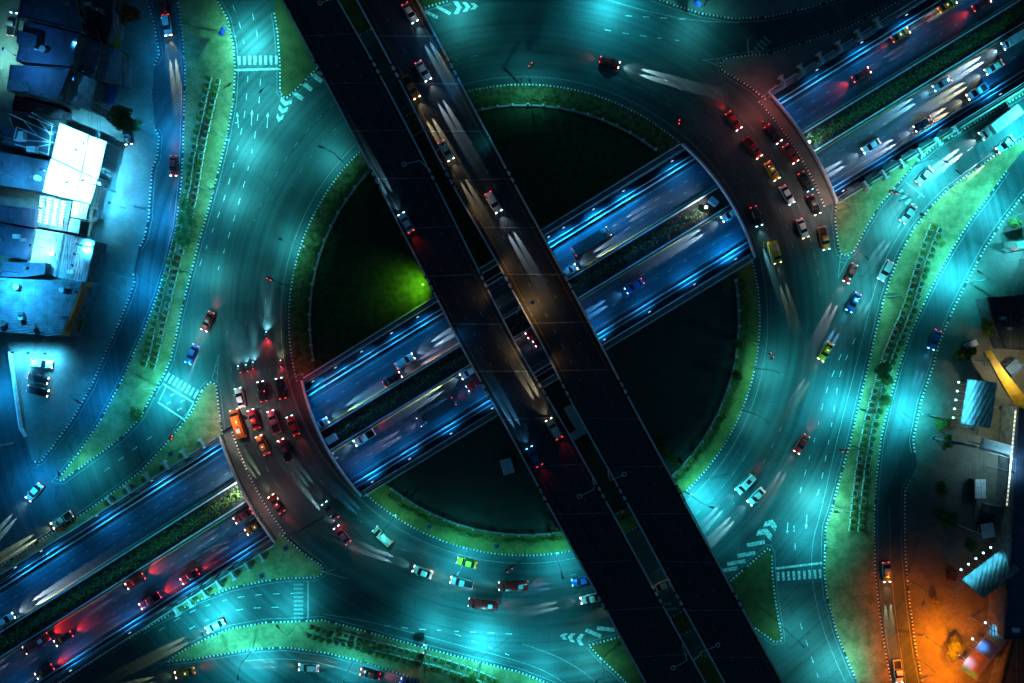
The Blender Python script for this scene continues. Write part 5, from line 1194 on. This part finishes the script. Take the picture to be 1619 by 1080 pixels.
# steel truss frame
root = tag(empty('steel_frame', (0, 0, 0)), 'open steel truss frame with white struts left of the big white canopy', 'steel frame')
g = MB(); g.prism(ccw(P2([(8,205),(90,200),(76,246),(2,232)], 3)), 0, 3); g.build('deck', roofm((.05,.1,.14)), root)
for a, b in (((15,180),(84,212)),((25,200),(84,226)),((30,221),(84,225)),((24,228),(76,244)),((45,183),(84,200)),((60,188),(80,214)),((60,232),(80,228)),((26,202),(22,218)),((82,200),(76,246)),((50,178),(84,197)),((38,192),(60,215)),((15,186),(21,203))):
    g = MB(); g.tube([W(*a, 5.8), W(*b, 6.0)], .11, n=5); g.build('strut', M_rail, root)
g = MB(); p = W(27,214,5); g.box(p.x-1,p.x+1,p.y-1,p.y+1,3.02,4.6); p = W(46,235,5); g.box(p.x-1,p.x+1,p.y-.7,p.y+.7,3.02,4.4); g.build('roof_unit', M_canvas, root)
def flood(px, aim, h, col, pw, label, size=130, z=0, group=None, lz=0):
    x, y = W2(px, z); ax, ay = W2(aim, lz); root = tag(empty('floodlight', (x, y, z)), label, 'floodlight', group)
    g = MB(); g.tube([(0,0,0),(0,0,h)], .07, .05); g.build('post', M_steel, root)
    d = Vector((ax-x, ay-y, lz-h-z)); M = Matrix.Translation((0,0,h)) @ d.to_track_quat('-Z', 'Y').to_matrix().to_4x4()
    g = MB(); g.box(-.3,.3,-.2,.2,-.1,.12,0,M); g.box(-.26,.26,-.17,.17,-.13,-.103,1,M); g.build('lamp_head', [M_dark, lens(col, 10)], root)
    spot('lamp_light', root, M @ Vector((0,0,-.16)), d, col, pw*G, size); return root
CW = (.10,.62,1)
flood((110,220),(112,226),8, CW, 4.0, 'floodlight over the uppermost white market canopy', 86, 6.3, lz=6)
flood((150,250),(148,252),8, CW, 2.6, 'floodlight over the narrow street side canopy', 90, 5.9, lz=6)
flood((98,280),(98,284),8, CW, 4.0, 'floodlight over the lower left white market canopy', 86, 6.1, lz=6)
flood((132,298),(132,300),7, CW, 2.0, 'floodlight over the lower right market canopy', 90, 5.7, lz=6)
flood((88,336),(88,338),6, (.2,.75,1), 1.3, 'floodlight over the rows of slatted fittings', 130, 5.1, lz=5)
flood((68,392),(70,395),5, (.15,.7,1), .6, 'floodlight over the lit platform roof', 130, 5.3, lz=5)
for i, (a, b) in enumerate((((129,388),(128,389)),((125,403),(124,404)),((122,421),(121,422)))): flood(a, b, 2.0, (.2,.7,1), .018, '%s small floodlight on the pale blue corrugated roof' % ('uppermost','middle','lowest')[i], 150, 5.6, 'floodlights on the corrugated roof', 5.5)
flood((170,300),(180,320),11, (.03,.5,1), 1.3, 'floodlight on the pavement beside the market canopies')
flood((160,240),(195,250),8, (.04,.5,1), 1.2, 'floodlight facing the street tree', 140)
flood((155,395),(180,400),7, (.03,.5,1), 1.2, 'floodlight at the right end of the corrugated roof', 140)
flood((155,90),(150,115),10, (.04,.48,1), 1.3, 'floodlight over the slate blue shed roofs', 140)
flood((60,436),(62,480),19, (.03,.48,1), 2.4, 'floodlight over the big warehouse roof', 130, 0)
flood((100,168),(115,176),9, CW, .5, 'floodlight at the foot of the grey painted roof', 140)
flood((5,110),(8,80),8, (.25,.9,.85), .5, 'floodlight in the top left yard')
flood((200,330),(205,300),8, (.08,.5,1), .3, 'floodlight on the utility pole by the market', 140)
for i, q in enumerate([(34,557),(58,558),(84,559)]): flood(q, (q[0]-1, 585), 3.4, (.06,.55,1), .30, '%s shopfront lamp over the small car park' % ('left','middle','right')[i], 150, 0, 'shopfront lamps over the small car park')
struct((lambda g: (g.prism(ccw(P2([(19,555),(105,558),(45,690),(36,676)])), .162, .19), g.build('car_park', M_pave2))[1])(MB()))
g = MB(); p = P2([(19,556),(36,676),(44,690)]); wallrib(g, p, .25, .19, 1.4); tag(g.build('boundary_wall', M_rail), 'low pale wall on the left side of the small car park', 'wall')
# grey roof painting
# utility poles, cross arms and wires
def pole(px, h, label, ang=0, transformer=False):
    x, y = W2(px); root = tag(empty('utility_pole', (x, y, .16), ang), label, 'utility pole')
    g = MB(); g.tube([(0,0,0),(0,0,h)], .17, .1); g.build('pole', M_conc, root)
    for k, z in enumerate((h-.4, h-1.6)):
        g = MB(); g.box(-.07,.07,-1.3,1.3,z,z+.14); ca = g.build('crossarm', M_conc, root)
        g = MB(); 
        for s in (-1.2,-.6,.6,1.2): g.tube([(0,s,z+.14),(0,s,z+.4)], .05, n=6)
        g.build('insulators', M_dark, ca)
    if transformer: g = MB(); g.tube([(.5,0,h-4),(.5,0,h-2.6)], .4, n=12); g.build('transformer', M_steel, root)
    return Vector((x, y, h))
w1 = [pole(p, 10, 'concrete utility pole '+l, 1.5, t) for p, l, t in (((186,40),'beside the striped awning',False),((182,180),'beside the round street tree',False),((183,304),'with a round transformer near the market',True),((160,395),'at the end of the corrugated roof',False),((128,500),'near the warehouse corner',False),((22,700),'at the tip of the car park island',True))]
w2 = [pole(p, 9.5, 'concrete utility pole '+l, 0, t) for p, l, t in (((1590,400),'near the red and green stalls at the right edge',False),((1522,570),'at the end of the yellow roof',False),((1510,672),'beside the footbridge',True),((1515,830),'by the dark shrubs',False),((1535,975),'between the two lower billboards',False),((1540,1100),'at the bottom edge near the long billboard',False))]
for ws, lab in ((w1, 'black overhead wires strung along the left shop fronts'), (w2, 'black overhead wires strung above the right forecourt')):
    root = tag(empty('overhead_wires', (0, 0, 0)), lab, 'wires'); g = MB()
    for s in (-1.2,-.6,.6,1.2):
        for a, b in zip(ws, ws[1:]):
            o = Vector((s, 0, -.1)) if ws is w1 or True else 0; pts = []
            for k in range(7): t = k/6; pts.append(a.lerp(b, t)+o+Vector((0,0,-1.2*4*t*(1-t)*.5)))
            g.tube(pts, .03, n=4)
    g.build('wire', M_dark, root)
# traffic signals
def signal(base, tip, label, sign=False):
    x, y = W2(base, .16); t = W(*tip, 6.2); root = tag(empty('traffic_signal', (x, y, .16)), label, 'traffic signal'); l = t-Vector((x, y, .16)); hz = Vector((l.x, l.y, 0)); u = hz.normalized()
    g = MB(); g.tube([(0,0,0),(0,0,6.1)], .12, .09); g.build('pole', M_dark, root)
    g = MB(); g.tube([(0,0,6),(l.x*.5,l.y*.5,6.4),(l.x,l.y,6.3)], .08, .06); g.build('arm', M_dark, root)
    for f in (.72, .97):
        M = Matrix.Translation((l.x*f, l.y*f, 5.9)) @ Matrix.Rotation(atan2(u.y, u.x), 4, 'Z'); g = MB(); g.box(-.25,.25,-.2,.2,-.5,.62,0,M)
        for k, mi in ((.4, 1), (.05, 0), (-.3, 0)): g.box(-.14,.14,.2,.34,k-.12,k+.12,mi,M)
        g.build('signal_head', [M_dark, lens((1,.03,.02), 3)], root)
for b, t, l in (((824,135),(843,101),'dark traffic signal mast on the top of the centre island'), ((457,452),(423,438),'dark traffic signal mast on the left rim of the centre island'), ((1193,540),(1221,567),'dark traffic signal mast on the right rim of the centre island'), ((830,870),(800,903),'dark traffic signal mast on the bottom rim of the centre island'),
    ((675,1050),(673,1018),'traffic signal in the bottom median above the planters'), ((1347,705),(1330,712),'traffic signal standing in the right median planters'), ((1420,318),(1408,302),'traffic signal on the pale wedge at the right'), ((290,672),(270,694),'traffic signal on the green wedge at the left'), ((1065,222),(1076,190),'slim lamp mast at the upper right corner of the centre island')): signal(b, t, l)
# direction sign gantry, top left; shadow casting pole and panel at the top
def gantry(base, c, w, h, ang, label):
    x, y = W2(base, .16); t = W(*c, 7); root = tag(empty('road_sign', (x, y, .16)), label, 'road sign'); l = Vector((t.x-x, t.y-y))
    g = MB(); g.tube([(0,0,0),(0,0,7.2)], .14, .1); g.tube([(0,0,7),(l.x,l.y,7.1)], .09, .07); g.build('pole', M_steel, root)
    M = Matrix.Translation((l.x, l.y, 6.4)) @ Matrix.Rotation(ang, 4, 'Z') @ Matrix.Rotation(radians(18), 4, 'Y'); g = MB(); g.box(-.06,.06,-w/2,w/2,-h/2,h/2,1,M); g.box(.062,.08,-w/2+.1,w/2-.1,-h/2+.1,h/2-.1,1,M); g.build('sign_panel', [M_rail, roofm((.02,.06,.35))], root)
gantry((303,57),(350,49),1.8,1.4,2.6,'blue road sign on a long arm beside the left median curve')
gantry((1120,-30),(1103,4),1.6,1.6,.8,'dark square sign above the pavement at the top edge')
# kiosk boxes
def cabinet(px, sx, sy, h, rz, label, m=M_concd, nm='cabinet', cat='cabinet', z=.17):
    x, y = W2(px, z); root = tag(empty(nm, (x, y, z), rz), label, cat); g = MB(); g.box(-sx/2,sx/2,-sy/2,sy/2,0,h-.15); g.build('body', m, root)
    g = MB(); g.box(-sx/2-.1,sx/2+.1,-sy/2-.1,sy/2+.1,h-.148,h); g.build('lid', M_rail, root)
    g = MB(); g.box(-sx*.3,sx*.3,sy/2+.002,sy/2+.04,.2,h*.8); g.build('door', M_dark, root)
cabinet((802,735), 2.4, 3.2, 2.6, .3, 'grey utility cabin on the plaza left of the lower left flyover', z=.2)
root = None
cabinet((910,662), 2.2, 7, 3, .55, 'long blue grey container between the flyovers', roofm((.1,.18,.3)), 'container', 'container')
cabinet((910,685), 2.6, 1.6, 2.4, .55, 'pale blue box at the end of the container between the flyovers', roofm((.4,.6,.7)), 'storage_box', 'box')
def hatch(px, lab):
    x, y = W2(px, .17); root = tag(empty('drain_cover', (x, y, .162), .45), lab, 'drain cover'); g = MB(); g.box(-.8,.8,-.7,.7,0,.05); g.build('frame', M_concd, root); g = MB(); g.box(-.45,.45,-.4,.4,.052,.08); g.build('grate', M_dark, root)
for p, l in (((270,718),'square drain cover on the green wedge at the left'), ((414,911),'square drain cover below the lower left bridge'), ((452,867),'dark square drain cover near the lower left bridge corner'), ((679,833),'square drain cover on the ochre rim paving at the bottom'), ((786,864),'square drain cover on the ochre rim right of the first'), ((1477,693),'square drain cover on the right pavement')): hatch(p, l)
cabinet((526,693), 2.3, 1.5, 2.0, .55, 'pale control box on the highway median inside the lower left bridge', roofm((.4,.5,.5)), 'control_box', 'box', TZ+.36)
cabinet((1126,320), 1.2, 2.0, 1.6, .9, 'pale pump box on the highway median inside the upper right bridge', roofm((.4,.5,.5)), 'control_box', 'box', TZ+.36)
# ------------------------------------------------------------ right side: billboards, roofs, footbridge
def billboard(a, b, zt, hgt, thick, label, lamps, side, face, lamp_pw=.035, patches=()):
    A = W(*a, zt); Bv = W(*b, zt); d = (Bv-A); L = d.length; d.normalize(); nn = Vector((-d.y, d.x, 0))*side
    root = tag(empty('billboard', ((A.x+Bv.x)/2, (A.y+Bv.y)/2, 0)), label, 'billboard'); o = Vector(root.location)
    M = Matrix(((d.x, nn.x, 0, A.x-o.x), (d.y, nn.y, 0, A.y-o.y), (0, 0, 1, 0), (0, 0, 0, 1)))
    g = MB(); 
    # leaning face: top edge set back
    vs = [(0,0,zt-hgt),(L,0,zt-hgt),(L,-thick,zt),(0,-thick,zt),(0,-.3,zt-hgt),(L,-.3,zt-hgt),(L,-thick-.3,zt),(0,-thick-.3,zt)]
    g.add([M @ Vector(v) for v in vs], [(0,1,2,3),(7,6,5,4),(3,2,6,7),(0,4,5,1),(0,3,7,4),(1,5,6,2)]); g.build('panel', face, root)
    for (x0, x1, t0, t1, m) in patches:
        g = MB(); g.add([M @ Vector(v) for v in ((x0*L,-thick*t0+.03,zt-hgt+hgt*t0+.02),(x1*L,-thick*t0+.03,zt-hgt+hgt*t0+.02),(x1*L,-thick*t1+.03,zt-hgt+hgt*t1+.02),(x0*L,-thick*t1+.03,zt-hgt+hgt*t1+.02))], [(0,1,2,3)]); g.build('poster', m, root)
    for k in range(4):
        x = L*(k+.5)/4; g = MB(); g.tube([M @ Vector((x,-.6,0)), M @ Vector((x,-.6,zt-hgt)), M @ Vector((x,-thick-.4,zt-.3))], .12, n=6); g.build('support', M_steel, root)
    for k in range(lamps):
        x = L*(k+.5)/lamps; g = MB(); g.tube([M @ Vector((x,0,zt-hgt)), M @ Vector((x,1.9,zt-hgt+.4))], .05, n=5); g.build('lamp_arm', M_steel, root)
        g = MB(); p = M @ Vector((x,2.0,zt-hgt+.45)); g.box(p.x-.16,p.x+.16,p.y-.16,p.y+.16,p.z-.1,p.z+.12); g.build('lamp_head', lens((.35,.85,1), 8), root)
        spot('lamp_light', root, M @ Vector((x,1.3,zt-hgt+1.3)), M @ Vector((x,-thick*.2,zt-hgt*.82)), (.10,.7,1), lamp_pw*G, 95)
    return root
billboard((1549,601),(1538,673), 9, 5, 3.6, 'tall billboard lit by five lamps above the right forecourt', 5, -1, roofm((.15,.25,.28), 20))
billboard((1598,880),(1538,925), 8, 4.5, 3.4, 'tilted dark teal billboard with five lamps at the lower right', 5, -1, roofm((.10,.15,.15), 30), .03)
billboard((1592,988),(1530,1066), 6, 3.5, 2.2, 'long low billboard with blue and pink posters at the bottom right', 3, -1, roofm((.10,.10,.12)), .03, ((.02,.32,.1,.9,roofm((.04,.16,.22))),(.35,.6,.1,.9,roofm((.01,.05,.25))),(.62,.9,.15,.85,roofm((.10,.05,.06))),(.92,.99,.1,.9,roofm((.03,.2,.25)))))
B([(1556,556),(1566,553),(1588,585),(1625,632),(1625,650),(1604,640),(1584,606)], 7, (.5,.32,.02), 'crooked yellow roof strip above the forecourt', 0, 0, cat='roof', name='yellow_roof', base=6.4)
B([(1609,640),(1700,640),(1700,1010),(1585,1010),(1598,850)], 6.5, (.03,.05,.09), 'big dark blue building along the right edge with a lit row of eaves', 0, .5)
B([(1592,905),(1615,900),(1612,985),(1584,985)], 5, (.02,.07,.30), 'flat blue roof between the two lower billboards')
B([(1600,1005),(1700,1005),(1700,1120),(1570,1120)], 4, (.06,.045,.02), 'dark brown roof in the bottom right corner')
B([(1588,582),(1606,566),(1619,580),(1600,596)], 4, (.05,.10,.18), 'small dark blue square roof beyond the yellow strip')
B([(1560,470),(1700,462),(1700,560),(1590,552),(1568,500)], 5, (.015,.02,.022), 'large unlit building at the right edge with a pale front edge')
for (a, b, w, z, l) in (((1496,697),(1545,707),.5,5,'thin pale walkway section left of the footbridge'), ((1552,702),(1625,722),2.6,5.5,'wide pale blue footbridge joining the dark building')):
    A, Bb = W(*a, z), W(*b, z); root = tag(empty('footbridge', ((A+Bb)/2).to_tuple()[:2]+(0,)), l, 'footbridge'); o = root.location; p = [(A.x-o.x, A.y-o.y), (Bb.x-o.x, Bb.y-o.y)]
    g = MB(); wallrib(g, p, w, z-.3, z); g.build('deck', roofm((.28,.36,.38)), root)
    for s in (1, -1): g = MB(); wallrib(g, offset(p, s*w/2), .08, z, z+.8); g.build('handrail', M_rail, root)
    for q in p: g = MB(); g.tube([(q[0],q[1],0),(q[0],q[1],z-.3)], .2); g.build('support', M_steel, root)
B([(1565,799),(1598,803),(1596,815),(1564,812)], 3.5, (.05,.09,.11), 'short dark canopy with a pale rim below the footbridge', cat='canopy', name='canopy')
awning([(1596,392),(1607,391),(1610,396),(1600,399)], 3, (.6,.03,.02), 'small red awning at the right edge')
awning([(1607,384),(1640,376),(1640,388),(1610,392)], 3.4, (.05,.35,.15), 'green awning behind the small red one at the right edge')
for i, (p, a) in enumerate((((1604,655),(1580,660)),((1602,700),(1580,695)),((1600,770),(1575,760)),((1597,845),(1565,850)))): flood(p, a, 5.5, (1,.85,.55), .13, '%s warm eave lamp on the forecourt side of the dark blue building' % ordi(i+1), 140, 0, 'warm eave lamps of the dark blue building')
flood((1590,860),(1570,870),6,(.4,.9,1),.12,'cold white lamp beside the tilted teal billboard')
flood((1612,410),(1600,380),8,(.1,.8,1),.6,'floodlight over the red and green awnings')
g = MB(); p = P2([(1470,705),(1456,640)]); 
for i, (c, lab) in enumerate((((1583,655),'top'),((1585,690),''),((1583,720),''),((1580,765),''),((1578,790),''),((1577,815),''))):
    x, y = W2(c); root = tag(empty('bollard', (x, y, .16)), 'dark bollard, %s from the top on the pale forecourt' % ordi(i+1), 'bollard', 'bollards on the pale forecourt'); g = MB(); g.tube([(0,0,0),(0,0,.9)], .16, .13, n=8); g.build('post', M_dark, root)

flood((1570,575),(1590,600),13,(1,.85,.5),.35,'floodlight added to brighten the crooked yellow roof strip')  # fill flood added to brighten the yellow roof
flood((1545,640),(1570,700),9,(.7,.85,.55),.12,'floodlight added behind the tall billboard to brighten the pale forecourt', 140)  # fill flood added for the forecourt and footbridge
root = tag(empty('eave_glow', (0, 0, 0)), 'row of glowing cream strips for the lit eaves of the dark building', 'light strip')  # eave edge made to glow in place of light falling on it
a = W(1606,648,6.2); b = W(1592,800,6.2)
g = MB(); g.tube([a, b], .22, n=6); g.build('casing', M_rail, root)
for k in range(22):
    p = a.lerp(b, (k+.3)/22); q = a.lerp(b, (k+.8)/22); g = MB(); g.tube([p+Vector((-.1,0,.12)), q+Vector((-.1,0,.12))], .16, n=6); g.build('glow_tube', lens((1,.85,.6), 1.0), root)

flood((45,100),(60,110),9,(.04,.4,1),.3,'floodlight added to brighten the second and third navy roofs',150,9,lz=9)  # blue fill flood added over the navy roofs
flood((20,280),(30,290),8,(.04,.45,1),.6,'floodlight added to brighten the dark blue roofs left of the market',150,6,lz=6)  # blue fill flood added left of the market
flood((150,465),(175,490),8,(.03,.45,1),1.0,'floodlight added for blue light beside the orange trimmed warehouse edge',140)  # blue fill flood added beside the warehouse
g = MB(); rn = random.Random(3)
for _ in range(900):
    p = W(rn.uniform(1490,1600), rn.uniform(560,1060), .165); s = rn.uniform(.05,.22); a = rn.uniform(0,3.1)
    c, d = cos(a)*s, sin(a)*s*.6
    g.add([(p.x-c,p.y-d,.17),(p.x+d,p.y-c*.5,.18),(p.x+c,p.y+d,.172),(p.x-d,p.y+c*.5,.19)], [(0,1,2,3)], rn.randrange(2))
tag(g.build('litter', [M_dark, M_worn]), 'litter and fallen leaves scattered over the right forecourt', 'litter', kind='stuff')

flood((1560,735),(1575,712),10,(.35,.8,1),.25,'cool floodlight added to light the wide pale footbridge',150)  # fill flood added because the footbridge was too dark
for k, (q, s, lab) in enumerate((((1540,770),(2.2,4.0),'dark lean to shed on the right forecourt, upper'), ((1552,835),(2.6,3.0),'dark lean to shed on the right forecourt, above the lone tree'), ((1525,545),(3.0,1.2),'narrow pale rack lying above the yellow roof end'), ((1596,745),(1.2,2.6),'small dark kiosk beside the eave lights'))):
    cabinet(q, s[0], s[1], 2.6, .2*k, lab, M_dark if k != 2 else M_concd, 'shed', 'shed')
